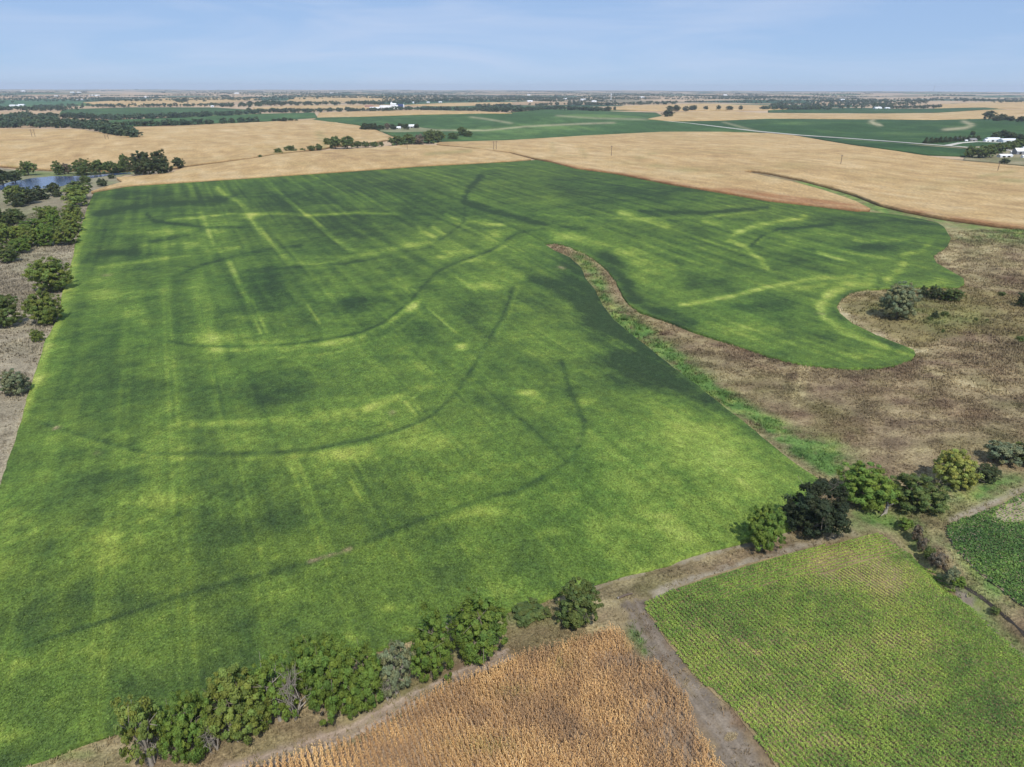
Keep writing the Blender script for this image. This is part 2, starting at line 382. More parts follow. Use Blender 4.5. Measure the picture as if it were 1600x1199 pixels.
# ---- the big soybean field
SOY_PX = [(147, 300), (200, 291), (400, 278), (550, 268), (650, 261), (800, 253), (838, 250), (860, 254), (900, 264), (962, 272), (1050, 289), (1125, 301), (1200, 314), (1275, 322), (1340, 330), (1400, 335), (1425, 339), (1465, 348), (1475, 355), (1486, 372), (1480, 385), (1472, 390), (1458, 400), (1463, 411), (1483, 422), (1505, 435), (1507, 444), (1497, 449), (1469, 449), (1420, 449), (1376, 451), (1347, 452), (1327, 458), (1313, 468), (1307, 479), (1313, 490), (1333, 506), (1370, 524), (1404, 537), (1427, 546), (1431, 553), (1424, 561), (1398, 570), (1370, 574), (1327, 575), (1291, 573), (1250, 568), (1200, 556), (1133, 533), (1083, 517), (1033, 498), (1000, 487), (983, 475), (973, 462), (963, 440), (950, 423), (933, 408), (913, 396), (890, 385), (863, 379), (850, 381), (867, 392), (890, 402), (907, 417), (915, 435), (930, 453), (942, 477), (960, 500), (987, 523), (1013, 543), (1043, 567), (1073, 590), (1100, 610), (1133, 637), (1167, 663), (1200, 690), (1233, 717), (1267, 740), (1285, 753), (1268, 800), (1237, 825), (1162, 845), (1100, 859), (1050, 877), (987, 894), (940, 906), (909, 917), (878, 925), (847, 936), (815, 944), (794, 951), (709, 975), (637, 998), (500, 1041), (400, 1072), (300, 1103), (181, 1140), (100, 1169), (20, 1198), (-90, 1238), (-160, 1262), (-130, 1130), (-70, 950), (-20, 810), (3, 747), (20, 700), (33, 657), (50, 597), (60, 567), (72, 530), (92, 493), (97, 457), (115, 400), (117, 383), (128, 350), (136, 325)]
SOY_MARKS = [
 ([(340, 297), (375, 317), (390, 342), (420, 375), (437, 390), (452, 410)], 4.0, .40), ([(422, 287), (432, 297), (475, 332), (500, 352), (525, 370), (555, 392)], 1.8, .36),
 ([(450, 314), (487, 342), (520, 372), (545, 392)], 1.6, .35), ([(260, 345), (312, 340), (357, 335), (400, 335), (437, 334), (475, 337), (560, 333), (620, 335)], 2.0, .4), ('e', 392, 337, 20, 6, .25),
 ([(312, 332), (325, 362), (335, 382), (350, 400), (365, 425), (382, 462), (392, 490), (407, 520)], 2.4, .33), ([(357, 410), (387, 462), (400, 482), (417, 520)], 2.2, .3),
 ([(480, 477), (500, 505)], 2, .3), ('e', 255, 362, 70, 7, .33), ('e', 300, 382, 45, 7, .28), ('e', 345, 350, 28, 8, .33), ('e', 285, 364, 60, 5, .2),
 ([(134, 335), (122, 370), (112, 420), (100, 465), (85, 515), (66, 570), (50, 612), (40, 650)], 8, .42), ('e', 145, 450, 30, 14, .2), ('e', 220, 495, 32, 13, .36), ('e', 325, 527, 60, 11, .33), ('e', 180, 470, 60, 20, .15),
 ([(150, 418), (182, 414), (275, 402), (325, 394), (375, 386)], 3, .3), ('e', 190, 396, 72, 6, -.48), ([(117, 405), (160, 399), (212, 388)], 5, -.25),
 ([(237, 377), (275, 370), (320, 360)], 3.5, -.4), ([(230, 335), (240, 346), (275, 350), (320, 355)], 2.2, -.35), ([(145, 335), (200, 325), (240, 320), (300, 317), (350, 312)], 4.5, -.35),
 ('e', 412, 445, 52, 36, -.26), ('e', 462, 312, 62, 20, -.3), ('e', 240, 305, 90, 9, -.25), ('e', 170, 365, 30, 14, -.15),
 ('e', 550, 350, 110, 26, -.26), ('e', 650, 325, 34, 12, -.25), ('e', 600, 290, 120, 12, -.2), ([(450, 410), (500, 414), (562, 400), (625, 386), (662, 382)], 4, .25),
 ([(752, 275), (732, 297), (725, 315), (750, 325), (775, 332), (812, 342), (850, 352)], 4, -.36),
 ([(790, 385), (760, 398), (725, 410), (690, 425)], 2.0, .22),
 ([(654, 357), (680, 372)], 2.6, .5), ([(676, 354), (694, 366)], 2.4, .45), ([(697, 336), (719, 346)], 2.6, .4), ('e', 775, 367, 22, 9, .42), ('e', 785, 352, 30, 6, .25), ('e', 715, 394, 30, 5, .35), ('e', 742, 407, 16, 4, .4), ('e', 690, 402, 14, 3, .4),
 ('e', 762, 442, 42, 15, .34), ('e', 820, 385, 22, 10, .3), ([(730, 346), (782, 352)], 2, .3), ([(612, 437), (640, 457)], 2, .42), ([(620, 435), (650, 456)], 1.6, .35), ('e', 642, 482, 10, 7, .45),
 ([(657, 468), (642, 482), (625, 490), (600, 510), (562, 527), (512, 537), (450, 545), (400, 548), (330, 546)], 4.5, .34),
 ([(650, 487), (682, 515), (697, 532)], 2, .36), ([(668, 480), (712, 520)], 2, .3), ('e', 555, 475, 42, 12, -.32), ('e', 742, 482, 26, 20, -.28), ('e', 480, 500, 30, 12, -.2),
 ([(808, 450), (803, 472), (793, 498), (776, 525)], 2.2, .2), ('e', 720, 540, 9, 5, .4), ('e', 525, 462, 22, 6, .3), ('e', 612, 457, 10, 5, .35),
 ([(300, 663), (400, 659), (480, 652), (565, 640), (634, 615), (670, 602)], 6, .26), ('e', 573, 640, 12, 7, .35), ('e', 441, 618, 52, 26, -.26), ('e', 551, 712, 52, 12, .34),
 ([(510, 711), (560, 708), (620, 693), (697, 684)], 8, .24), ([(634, 627), (650, 649)], 2, .4), ([(645, 621), (659, 643)], 2, .38), ([(546, 748), (565, 783)], 2.8, .32), ([(639, 742), (670, 789)], 2.8, .36),
 ('e', 719, 544, 10, 6, .4), ('e', 826, 614, 18, 6, .45), ([(810, 610), (850, 628)], 3, .3),


 ('e', 170, 681, 26, 5, .3), ('e', 95, 690, 45, 10, .28), ('e', 214, 722, 26, 5, .4), ('e', 340, 661, 80, 8, .25), ('e', 412, 536, 60, 6, .3), ('e', 82, 542, 26, 16, .25), ('e', 63, 592, 16, 12, .3), ('e', 193, 594, 70, 30, -.2),
 ('e', 385, 622, 60, 18, -.22), ('e', 248, 784, 70, 12, .22), ('e', 137, 836, 60, 15, .22), ('e', 193, 748, 90, 18, -.22), ('e', 385, 817, 95, 22, -.22), ('e', 82, 784, 50, 24, -.2), ('e', 30, 860, 40, 30, -.1),
 ('e', 160, 860, 62, 30, .34), ('e', 260, 920, 36, 8, .4), ('e', 415, 862, 55, 14, .24), ('e', 440, 930, 72, 20, .24), ('e', 600, 950, 20, 6, .34), ('e', 750, 802, 62, 12, .32), ('e', 700, 855, 60, 14, .2), ('e', 175, 942, 82, 20, -.3),
 ('e', 525, 815, 112, 30, -.24), ('e', 250, 1070, 122, 36, -.3), ('e', 425, 985, 92, 16, -.22), ('e', 210, 1030, 52, 15, .28), ('e', 20, 1150, 36, 16, .3), ('e', 275, 965, 62, 12, .28), ('e', 540, 996, 42, 8, .4), ('e', 640, 985, 30, 6, .35),
 ('e', 95, 960, 5, 70, .14), ('e', 30, 1040, 40, 12, .2), ('e', 100, 1110, 50, 12, -.15), ('e', 40, 960, 40, 20, -.15),
 ('e', 1063, 667, 52, 36, .34), ('e', 1138, 755, 62, 32, .34), ('e', 1110, 710, 70, 30, .2), ('e', 913, 628, 12, 6, .36), ('e', 975, 716, 14, 6, .25), ('e', 981, 823, 58, 8, .32), ('e', 861, 833, 32, 8, .28), ('e', 1024, 807, 32, 5, .24), ('e', 1000, 760, 60, 18, .15), ('e', 1080, 830, 60, 14, .15),
 ([(900, 425), (925, 470), (955, 515), (1000, 560), (1050, 600), (1100, 632)], 22, -.46), ([(1110, 625), (1190, 688), (1270, 750)], 9, -.32), ('e', 985, 575, 62, 28, -.36), ('e', 935, 510, 34, 40, -.34), ('e', 870, 440, 40, 9, -.3), ([(830, 437), (880, 450), (910, 470)], 7, -.25),
 ([(945, 400), (972, 428), (988, 465), (1030, 490), (1080, 508)], 9, -.45), ([(970, 332), (1000, 342), (1040, 355)], 6, .4), ([(870, 370), (905, 373), (960, 388), (1020, 408), (1050, 418)], 7, .32), ([(990, 420), (1060, 445)], 10, .24), ('e', 1090, 440, 60, 14, -.22),
 ([(1062, 477), (1100, 471), (1152, 461), (1205, 447), (1247, 440), (1284, 434), (1336, 433)], 2.8, .48), ('e', 1000, 300, 130, 17, -.34), ('e', 880, 280, 60, 10, -.2), ('e', 850, 312, 40, 9, .14), ([(840, 335), (900, 340), (1000, 342), (1100, 340), (1190, 330)], 1.8, .22), ([(1000, 330), (1100, 333), (1200, 324)], 3, -.3),
 ([(1200, 421), (1184, 403), (1166, 387), (1139, 374)], 3.6, .5), ([(1147, 366), (1179, 353), (1218, 346), (1257, 339)], 3.6, .5), ([(1100, 344), (1139, 353), (1160, 362)], 3.5, .38), ([(1172, 385), (1190, 370), (1218, 358), (1271, 354), (1300, 350)], 2, -.32), ([(1182, 379), (1200, 366), (1218, 361)], 2, .25),
 ([(1362, 441), (1323, 446), (1294, 460), (1281, 479), (1289, 497), (1315, 516), (1347, 529), (1383, 542)], 6.0, .58), ([(1372, 449), (1330, 456), (1303, 472), (1302, 484), (1325, 508), (1365, 527), (1400, 541)], 3, -.25), ([(1412, 413), (1402, 424), (1386, 436)], 6, .5), ('e', 1465, 438, 18, 6, .36), ([(1210, 446), (1250, 450), (1290, 445)], 3, .25),
 ([(1278, 394), (1323, 409), (1362, 421)], 2.6, .38), ([(1230, 378), (1280, 385), (1340, 398), (1400, 405)], 2.4, .25), ([(1336, 374), (1389, 377), (1428, 371), (1454, 379), (1441, 392), (1410, 398)], 3.6, .32), ('e', 1362, 387, 36, 7, -.38), ('e', 1310, 342, 42, 6, -.28), ('e', 1441, 348, 30, 4, -.28), ('e', 1300, 368, 40, 6, .2), ('e', 1240, 410, 40, 12, -.22),
 ('e', 1166, 518, 62, 15, .28), ('e', 1336, 555, 42, 10, .28), ('e', 1218, 474, 42, 15, -.28), ('e', 1294, 526, 26, 8, -.22), ('e', 1250, 540, 50, 12, .15), ('e', 1180, 480, 50, 6, -.15),
]
SOY_LINES = [  # dark arcs: shading of the terrace ridges painted into the crop colour
 ([(835, 438), (802, 445), (795, 470), (785, 495), (767, 525), (757, 545), (730, 588), (716, 610), (675, 649), (625, 672), (579, 684), (500, 700), (440, 707), (370, 709), (302, 708), (234, 710), (192, 699), (137, 682), (88, 668), (45, 655)], 2.6, -.30),
 ([(878, 565), (885, 590), (897, 625), (913, 658), (910, 687), (894, 716), (861, 739), (812, 765), (730, 789), (648, 816), (560, 850), (480, 880), (380, 905), (270, 935), (150, 975), (40, 1010)], 3.4, -.26),
 ([(860, 358), (830, 360), (805, 365), (785, 380), (767, 392), (730, 405), (700, 416), (680, 427), (662, 447), (640, 472), (600, 504), (562, 520), (512, 530), (450, 538), (380, 542), (300, 540), (230, 528)], 1.9, -.30),
 ([(752, 275), (732, 297), (725, 315), (727, 335), (722, 350), (700, 367), (675, 385), (620, 398), (540, 412), (450, 418), (380, 424)], 2.0, -.22),
 ([(725, 315), (750, 325), (775, 332), (812, 342), (860, 352), (930, 360)], 3, -.28), ([(280, 430), (300, 420), (332, 410), (370, 400), (420, 390), (470, 384)], 2.4, -.3),
 ([(145, 335), (200, 325), (240, 320), (300, 317), (350, 312), (380, 300)], 2.6, -.22), ([(230, 335), (240, 346), (275, 350), (320, 355), (380, 356)], 1.8, -.22),
 ([(744, 596), (785, 632), (840, 676), (881, 719)], 1.5, -.24), ([(1172, 385), (1190, 370), (1218, 358), (1271, 354), (1330, 349), (1400, 345)], 1.8, -.26), ([(1180, 395), (1210, 412), (1260, 420), (1320, 425)], 1.6, -.15), ([(1000, 330), (1100, 333), (1200, 324)], 2, -.22),
 ([(990, 305), (1060, 318), (1150, 322), (1195, 328)], 1.5, .12), ([(430, 560), (520, 552), (600, 528), (660, 488)], 1.8, .14), ([(95, 677), (140, 691), (200, 708), (300, 718), (440, 717), (560, 700), (660, 665)], 3.0, .14), ([(300, 948), (480, 892), (650, 828), (812, 778), (900, 735)], 4.0, .12)]
SOIL_MARKS = [([(483, 878), (500, 872), (520, 866), (548, 858)], 2.6, 1.0), ('e', 88, 669, 5, 3, 1.0), ('e', 166, 429, 6, 2, .8), ('e', 878, 418, 5, 2.5, .9), ('e', 1287, 489, 8, 3, .5), ('e', 612, 645, 5, 4, .35), ('e', 905, 686, 4, 3, .5), ('e', 152, 708, 6, 3, .4)]
SOYR = [(0, A(58, 77, 45)), (0.25, A(81, 104, 51)), (0.5, A(112, 136, 58)), (0.75, A(153, 169, 74)), (1.05, A(192, 195, 100))]
def paint_soy(x, y, px, py):
    u, v = uv(x, y)
    brk = np.clip(0.78 + 1.1 * fbm(x, y, 9, 3, 61) + 1.0 * fbm(u, v * .08, 2.6, 2, 62), 0.1, 1.5)
    r = np.hypot(x, y); far = sstep(220, 520, r)
    mid = sstep(380, 470, py) * (1 - sstep(560, 760, py))
    t = 0.42 - 0.13 * far - .03 * mid + 0.15 * sstep(850, 1050, px) * sstep(600, 680, py) - .04 * (1 - sstep(600, 900, px)) * sstep(700, 800, py)
    t += 1.05 * strokes(px, py, SOY_MARKS) * brk * (1 - .42 * sstep(600, 820, py)) + 1.05 * strokes(px, py, SOY_LINES) * np.clip(0.72 + 1.3 * fbm(x, y, 16, 3, 65) + 1.1 * fbm(x, y, 3, 3, 67), .05, 1.4)
    t += 0.17 * fbm(x, y, 40, 5, 1, 0.6) + 0.24 * fbm(u, v * 0.06, 3.4, 3, 2) + 0.16 * fbm(u * 0.2, v, 9.0, 3, 4) + 0.34 * fbm(x, y, 3.2, 4, 6, .7)
    t += (0.20 + .22 * far) * fbm(u, v * 0.02, 2.4, 3, 63) + 0.14 * fbm(x, y, 1.2, 2, 64)
    t += 0.34 * np.minimum(fbm(x, y, 17, 4, 68, .6) + .04, 0.05) + 0.22 * fbm(x, y, 9, 3, 69)
    w = np.abs(((u + 3.0) % 12.2) - 6.1); t += .15 * np.exp(-((w - 1.0) / .45) ** 2) * (.5 + 2 * fbm(u, v, 60, 2, 66))       # sprayer wheelings
    c = ramp(t, SOYR)
    c = c * (1 - 0.10 * far[:, None] * np.array([.4, .4, .7])[None])
    b = fbm(x, y, 70, 3, 31); c = c * (1 + b[:, None] * np.array([0.35, 0.15, 0.1])[None])
    s = np.clip(strokes(px, py, SOIL_MARKS) * (0.55 + 3.0 * fbm(x, y, 1.8, 3, 12)), 0, 1)
    return mixc(c, A(178, 156, 120), s)
def rel_soy(x, y):
    r = np.hypot(x, y); return (0.34 * fbm(x, y, 1.8, 3, 14) + 0.3 * fbm(x, y, 7, 2, 15)) * (1 - sstep(95, 145, r))
W_SOY = px_poly(SOY_PX, 0.85, 8, .35)
build_sheet('soybean_field', W_SOY, 0.85, [(150, 0.5), (300, 1.0), (1200, 2.0)], paint_soy, M_SOY, 0.9, rel_soy, 'wide green soybean field with yellowing streaks filling the middle', 'soybean field')

# ---- pasture and margins on the right and along the bottom
PAST_PX = [(845, 384), (860, 374), (900, 380), (990, 460), (1150, 520), (1280, 560), (1400, 560), (1418, 552), (1380, 540), (1290, 500), (1295, 465), (1330, 446), (1440, 440), (1490, 440), (1440, 410), (1440, 398), (1470, 380), (1462, 362), (1420, 342), (1330, 334), (1290, 324), (1215, 316), (1150, 300), (1140, 262), (1200, 264), (1600, 352), (1720, 366), (1760, 420), (1800, 700), (1900, 1000), (2150, 1330), (1500, 1330), (900, 1330), (200, 1330), (-260, 1330), (-130, 1222), (20, 1185), (181, 1125), (400, 1058), (637, 986), (794, 940), (940, 895), (1100, 848), (1225, 815), (1262, 765), (1200, 700), (1100, 622), (1000, 545), (940, 487), (905, 430), (880, 404)]
GREENM = [([(905, 405), (935, 440), (945, 470)], 10, .6), ([(975, 510), (1020, 535), (1060, 565), (1110, 610), (1180, 655), (1250, 698), (1300, 728)], 13, .75), ([(960, 490), (1000, 520)], 12, .6), ('e', 1270, 695, 40, 18, .5), ('e', 1300, 715, 40, 20, .45), ('e', 1200, 670, 40, 14, .35),
 ('e', 1375, 810, 60, 22, .55), ('e', 1440, 800, 50, 18, .45), ('e', 1520, 770, 70, 16, .5), ('e', 1570, 750, 50, 10, .4), ([(1250, 282), (1300, 298), (1340, 312), (1380, 328)], 6, .55), ([(1380, 328), (1450, 342), (1520, 352), (1600, 364)], 7, .4), ('e', 1560, 372, 80, 12, .3),
 ('e', 1480, 500, 50, 12, .28), ('e', 1420, 480, 60, 14, .25), ([(990, 985), (1010, 1015)], 9, .6), ('e', 825, 962, 60, 14, .3), ('e', 720, 1010, 50, 20, .25), ('e', 120, 1180, 40, 8, .2), ('e', 1545, 930, 60, 30, .35), ('e', 1430, 850, 30, 30, .3), ([(1440, 880), (1490, 925), (1560, 985), (1620, 1035)], 9, .25), ([(1470, 840), (1520, 895), (1600, 955)], 8, .3), ('e', 1530, 880, 30, 30, .2)]
PALEM = [([(1255, 572), (1246, 605), (1236, 640)], 4, .6), ([(1264, 574), (1256, 605), (1246, 640)], 3, .45), ('e', 1250, 660, 40, 14, .35), ([(1000, 490), (1060, 520), (1120, 550)], 7, .35), ('e', 1500, 600, 90, 24, .3), ('e', 1400, 610, 60, 12, .25), ([(1480, 350), (1500, 372), (1490, 392), (1480, 408), (1510, 425), (1545, 450)], 12, .55), ([(1520, 370), (1560, 400), (1600, 420)], 12, .4), ('e', 1545, 390, 30, 22, .25), ('e', 1440, 550, 14, 6, .6),
 ([(1376, 453), (1330, 461), (1311, 479), (1320, 495), (1372, 527), (1430, 550)], 4.5, .75), ([(1043, 569), (1133, 639), (1233, 719), (1287, 756)], 3.5, .6), ('e', 880, 384, 22, 6, .5), ([(890, 386), (935, 408), (955, 425), (968, 448), (977, 466)], 4, .6), ('e', 860, 975, 60, 10, .3), ('e', 950, 945, 40, 16, .3),
 ([(1285, 835), (1340, 822), (1385, 832), (1420, 860), (1455, 895)], 8, .45), ('e', 1490, 775, 40, 10, .35), ([(1460, 845), (1500, 870), (1540, 910)], 6, .4), ('e', 160, 1165, 60, 10, .4), ('e', 60, 1195, 60, 10, .35)]
DARKM = [('e', 1350, 640, 120, 45, .4), ('e', 1180, 590, 70, 26, .4), ('e', 1480, 680, 100, 35, .35), ('e', 1560, 520, 60, 12, .55), ('e', 1560, 560, 60, 14, .2), ([(1500, 505), (1560, 512), (1620, 522)], 6, .6), ('e', 1050, 535, 50, 14, .35), ('e', 1600, 640, 60, 40, .3), ([(1436, 830), (1447, 862), (1470, 885), (1490, 908)], 7, .6), ([(1490, 908), (1530, 932), (1560, 955), (1600, 990), (1660, 1046)], 4, .5), ('e', 760, 1030, 80, 16, .2), ('e', 985, 915, 60, 14, .3), ('e', 1100, 890, 70, 12, .3)]
def paint_pasture(x, y, px, py):
    n = fbm(x, y, 26, 4, 21, .6); n2 = fbm(x, y, 4.5, 4, 22, .65); n3 = fbm(x * .35 - 0.2 * y, y, 3.0, 4, 27, .6)
    t = 0.49 + 0.34 * n + 0.6 * n2 + 0.75 * n3 + 0.5 * strokes(px, py, PALEM) - 0.30 * strokes(px, py, DARKM)
    c = ramp(t, [(0, A(108, 91, 72)), (0.3, A(138, 120, 95)), (0.55, A(164, 146, 112)), (0.8, A(196, 178, 136)), (1.05, A(220, 206, 166))])
    c = mixc(c, A(132, 104, 84), np.clip(1.6 * fbm(x, y, 20, 4, 29, .6) + .05, 0, .6)); c = mixc(c, A(128, 122, 78), np.clip(1.6 * fbm(x, y, 13, 4, 30, .6), 0, .55))
    g = np.clip(1.35 * strokes(px, py, GREENM) * (1.0 + 3.0 * n2 + 1.0 * n) + 0.35 * np.clip(fbm(x, y, 15, 3, 25) + 0.05, 0, 1), 0, 1)
    gc = ramp(0.5 + 1.1 * fbm(x, y, 3.5, 4, 23) + 0.7 * fbm(x, y, 12, 3, 24), [(0, A(64, 98, 50)), (.5, A(110, 146, 74)), (1, A(176, 182, 104))])
    isl = inside(px, py, [(1307, 479), (1330, 456), (1376, 450), (1500, 446), (1620, 470), (1620, 530), (1500, 520), (1430, 548)])   # olive grass on the knoll
    gi = np.where(isl, 0.55 + 1.0 * n2, 0.0); olive = ramp(0.5 + 1.2 * fbm(x, y, 5, 4, 28), [(0, A(96, 92, 56)), (.5, A(142, 130, 82)), (1, A(176, 160, 104))])
    c = mixc(c, olive, np.clip(gi, 0, .9)); return mixc(c, gc, np.clip(g, 0, .95))
def rel_past(x, y):
    r = np.hypot(x, y); return (0.30 * fbm(x, y, 1.6, 3, 34) + 0.35 * fbm(x, y, 6, 2, 35)) * (1 - sstep(85, 126, r))
build_sheet('pasture_right', px_poly(PAST_PX, 0.0), 0.0, [(130, 0.5), (260, 1.0), (1500, 4.0)], paint_pasture, M_GRASS, 0.0, rel_past, 'brown dry grass pasture and weedy margins beside the soybean field', 'pasture')

# ---- pasture on the left, down from the pond
PASTL_PX = [(-90, 262), (0, 262), (40, 268), (90, 266), (200, 264), (280, 262), (255, 270), (190, 274), (192, 284), (178, 290), (165, 294), (150, 305), (140, 330), (135, 350), (125, 383), (123, 400), (105, 457), (100, 493), (82, 530), (60, 600), (44, 657), (10, 747), (-10, 810), (-60, 950), (-120, 1130), (-150, 1270), (-520, 1270), (-520, 700), (-330, 380)]
GREENL = [('e', 30, 330, 40, 10, .4), ('e', 45, 285, 60, 6, .9), ([(0, 275), (40, 270), (90, 274), (150, 272), (205, 268)], 5, 1.0), ('e', 165, 286, 26, 5, .6), ([(25, 298), (75, 298), (110, 290)], 5, .7), ('e', 25, 355, 50, 20, .3), ('e', 60, 420, 40, 8, .25), ('e', 60, 480, 30, 16, .25), ('e', 20, 310, 40, 12, .4), ('e', 30, 545, 30, 12, .12)]
PALEL = [([(130, 345), (117, 385), (108, 430), (98, 465), (90, 500), (72, 535), (58, 575), (45, 610), (30, 660), (5, 735), (-10, 790)], 4.0, .5), ('e', 70, 330, 30, 12, .2), ('e', 50, 395, 60, 8, .25), ('e', 20, 540, 40, 30, .2), ('e', 10, 660, 30, 20, .25)]
def paint_left(x, y, px, py):
    n = fbm(x, y, 30, 4, 41, .6); n2 = fbm(x, y, 5, 4, 42, .6)
    t = 0.52 + 0.5 * n + 0.6 * n2 + 0.5 * strokes(px, py, PALEL)
    c = ramp(t, [(0, A(118, 106, 88)), (0.35, A(148, 137, 116)), (0.65, A(170, 158, 134)), (1.0, A(198, 185, 156))])
    g = np.clip(strokes(px, py, GREENL) * (0.9 + 1.4 * n2) + 0.5 * np.clip(fbm(x, y, 22, 3, 45), 0, 1), 0, .95)
    return mixc(c, ramp(0.5 + fbm(x, y, 8, 3, 46), [(0, A(84, 104, 60)), (.5, A(122, 136, 82)), (1, A(158, 166, 104))]), g)
def rel_left(x, y):
    r = np.hypot(x, y); return (0.22 * fbm(x, y, 1.6, 3, 54) + 0.3 * fbm(x, y, 6, 2, 55)) * (1 - sstep(120, 195, r))
build_sheet('pasture_left', px_poly(PASTL_PX, 0.0), 0.0, [(200, 0.8), (400, 1.6), (1500, 4.8)], paint_left, M_GRASS, 0.0, rel_left, 'grazed pale brown pasture with scattered trees by the pond', 'pasture')

# ---- creek
build_sheet('creek', strip(CREEK_PX[4:], .5, 4, 1.2), 0.10, [(130, .3), (600, .6)], lambda x, y, px, py: ramp(.5 + fbm(x, y, 1.5, 3, 58), [(0, A(44, 40, 36)), (1, A(84, 74, 64))]), sheet_mat('wet_mud', .5, .2, 3.0, .3, rough=.6, spec=.3), 0, None, 'narrow dark creek channel between the two right soybean fields', 'creek')

# ---- bare dirt tracks
def paint_dirt(c1, c2, seed):
    def f(x, y, px, py):
        return ramp(0.5 + 1.0 * fbm(x, y, 3, 4, seed) + 0.5 * fbm(x, y, 12, 3, seed + 1), [(0, c1), (1, c2)])
    return f
def lane(pts, width, c1, c2, seed, label, edge=.8):
    poly = strip(pts, width + 2 * edge, 6, .25); base = paint_dirt(c1, c2, seed); dm = dense(pts, 6, False); mid = [tuple(p) for p in hit([q[0] for q in dm], [q[1] for q in dm])[:, :2]]
    def f(x, y, px, py):
        d, _, _ = seg_dist(x, y, poly, True); k = np.clip(1.15 - d / edge * .8 + 2.2 * fbm(x, y, 1.6, 4, seed + 3, .6) + .9 * fbm(x, y, 6, 2, seed + 4), 0, 1)
        c = base(x, y, px, py)
        if width > 1.8:
            dmid, _, _ = seg_dist(x, y, mid); rut = np.exp(-((dmid - .85) / .26) ** 2); c = c * (1 + .30 * rut[:, None]); k = np.clip(k + .55 * np.exp(-(dmid / .4) ** 2) * (.6 + 2 * fbm(x, y, 2, 3, seed + 6)) - .6 * rut, 0, 1)
        return mixc(c, paint_pasture(x, y, px, py), k)
    build_sheet('dirt_track', poly, 0.05, [(130, 0.35), (2000, 1.4)], f, M_DIRT, 0, rel_past, label, 'track')
dl = [(200, 0.5), (2000, 2.0)]
DT = (A(142, 130, 110), A(188, 176, 152))
lane([(1015, 932), (1060, 913), (1120, 896), (1180, 878), (1240, 858), (1290, 843), (1340, 831)], 1.3, *DT, 61, 'pale bare dirt strip along the top of the lower soybean field')
lane([(895, 925), (960, 905), (1050, 881), (1110, 864), (1170, 851), (1232, 832)], 1.1, *DT, 63, 'greyish dirt strip along the lower edge of the big soybean field')
lane([(985, 935), (1005, 980), (1034, 1025), (1078, 1078), (1118, 1130), (1155, 1180), (1195, 1245)], 4.4, A(110, 99, 87), A(150, 137, 120), 65, 'grey brown field lane between ripe corn and lower soybean field', 1.4)
lane([(330, 1218), (450, 1180), (540, 1148), (610, 1110), (680, 1076), (740, 1046), (800, 1020)], 1.9, A(146, 128, 112), A(186, 168, 148), 67, 'bare pale dirt strip along the edge of the ripe corn', 1.0)
lane([(1480, 816), (1520, 800), (1560, 782), (1600, 764), (1660, 738)], 1.2, A(150, 138, 120), A(186, 174, 154), 69, 'pale dirt strip along the soybean field at right edge')
lane([(1480, 910), (1510, 948), (1545, 985), (1590, 1024), (1650, 1085)], 1.8, A(136, 124, 108), A(168, 156, 138), 71, 'bare grey dirt strip between creek and lower soybean field', 1.0)

# ---- the far fields
CL = [(700, 3.0), (1200, 6.0), (2600, 12.0), (30000, 24.0)]
def corn_paint(seed, marks=(), tint=1.0, rim=None):
    def f(x, y, px, py):
        u, v = uv(x, y)
        t = 0.5 + 0.75 * fbm(x, y, 80, 5, seed, .6) + 0.8 * fbm(u, v * .15, 9, 3, seed + 1) + 0.7 * fbm(x, y, 16, 4, seed + 2, .6)
        c = ramp(t, [(0, A(182, 150, 106) * tint), (.5, A(209, 177, 126) * tint), (1, A(224, 197, 152) * tint)])
        g = np.clip(strokes(px, py, marks) + 0.9 * np.clip(fbm(x * .5, y, 45, 3, seed + 7) - 0.12, 0, 1), 0, 1) if len(marks) else np.clip(0.9 * np.clip(fbm(x * .5, y, 60, 3, seed + 7) - 0.12, 0, 1), 0, 1)
        c = mixc(c, A(150, 148, 92), g * .8)
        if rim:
            d, _, _ = seg_dist(x, y, rim); c = mixc(c, A(166, 116, 78), np.clip((1 - d / 16) * (.9 + 1.6 * fbm(x, y, 14, 3, seed + 9)), 0, .8))  # reddish edge band, with side shading of the standing corn painted in
        return c
    return f
def green_paint(seed, base=(74, 104, 58), light=(122, 150, 80), marks=(), pale=()):
    def f(x, y, px, py):
        u, v = uv(x, y)
        t = 0.35 + 0.6 * fbm(x, y, 80, 4, seed) + 0.4 * fbm(u, v * .15, 14, 3, seed + 1) + strokes(px, py, marks)
        c = ramp(t, [(0, A(*base) * .78), (.4, A(*base)), (1, A(*light))])
        return mixc(c, A(198, 186, 150), np.clip(strokes(px, py, pale), 0, 1)) if len(pale) else c
    return f
CORN_R_UP = [(687, 222), (800, 219), (912, 212), (1037, 206), (1125, 206), (1200, 208), (1237, 211), (1325, 226), (1400, 236), (1450, 244), (1500, 251), (1550, 255), (1600, 260), (1760, 277), (1760, 380), (1600, 355), (1550, 349), (1475, 339), (1412, 327), (1375, 318), (1337, 303), (1300, 292), (1250, 279), (1200, 269), (1160, 264), (1163, 268), (1240, 284), (1290, 298), (1337, 314), (1360, 326), (1340, 328), (1275, 320), (1200, 312), (1125, 299), (1050, 287), (962, 270), (900, 262), (862, 252), (838, 247), (800, 238), (760, 233), (682, 225)]
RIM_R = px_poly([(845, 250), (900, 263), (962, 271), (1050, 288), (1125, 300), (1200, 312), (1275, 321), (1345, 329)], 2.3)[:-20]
RIM_S = px_poly([(1412, 328), (1475, 340), (1550, 350), (1600, 356), (1760, 380)], 2.3)[:-12]
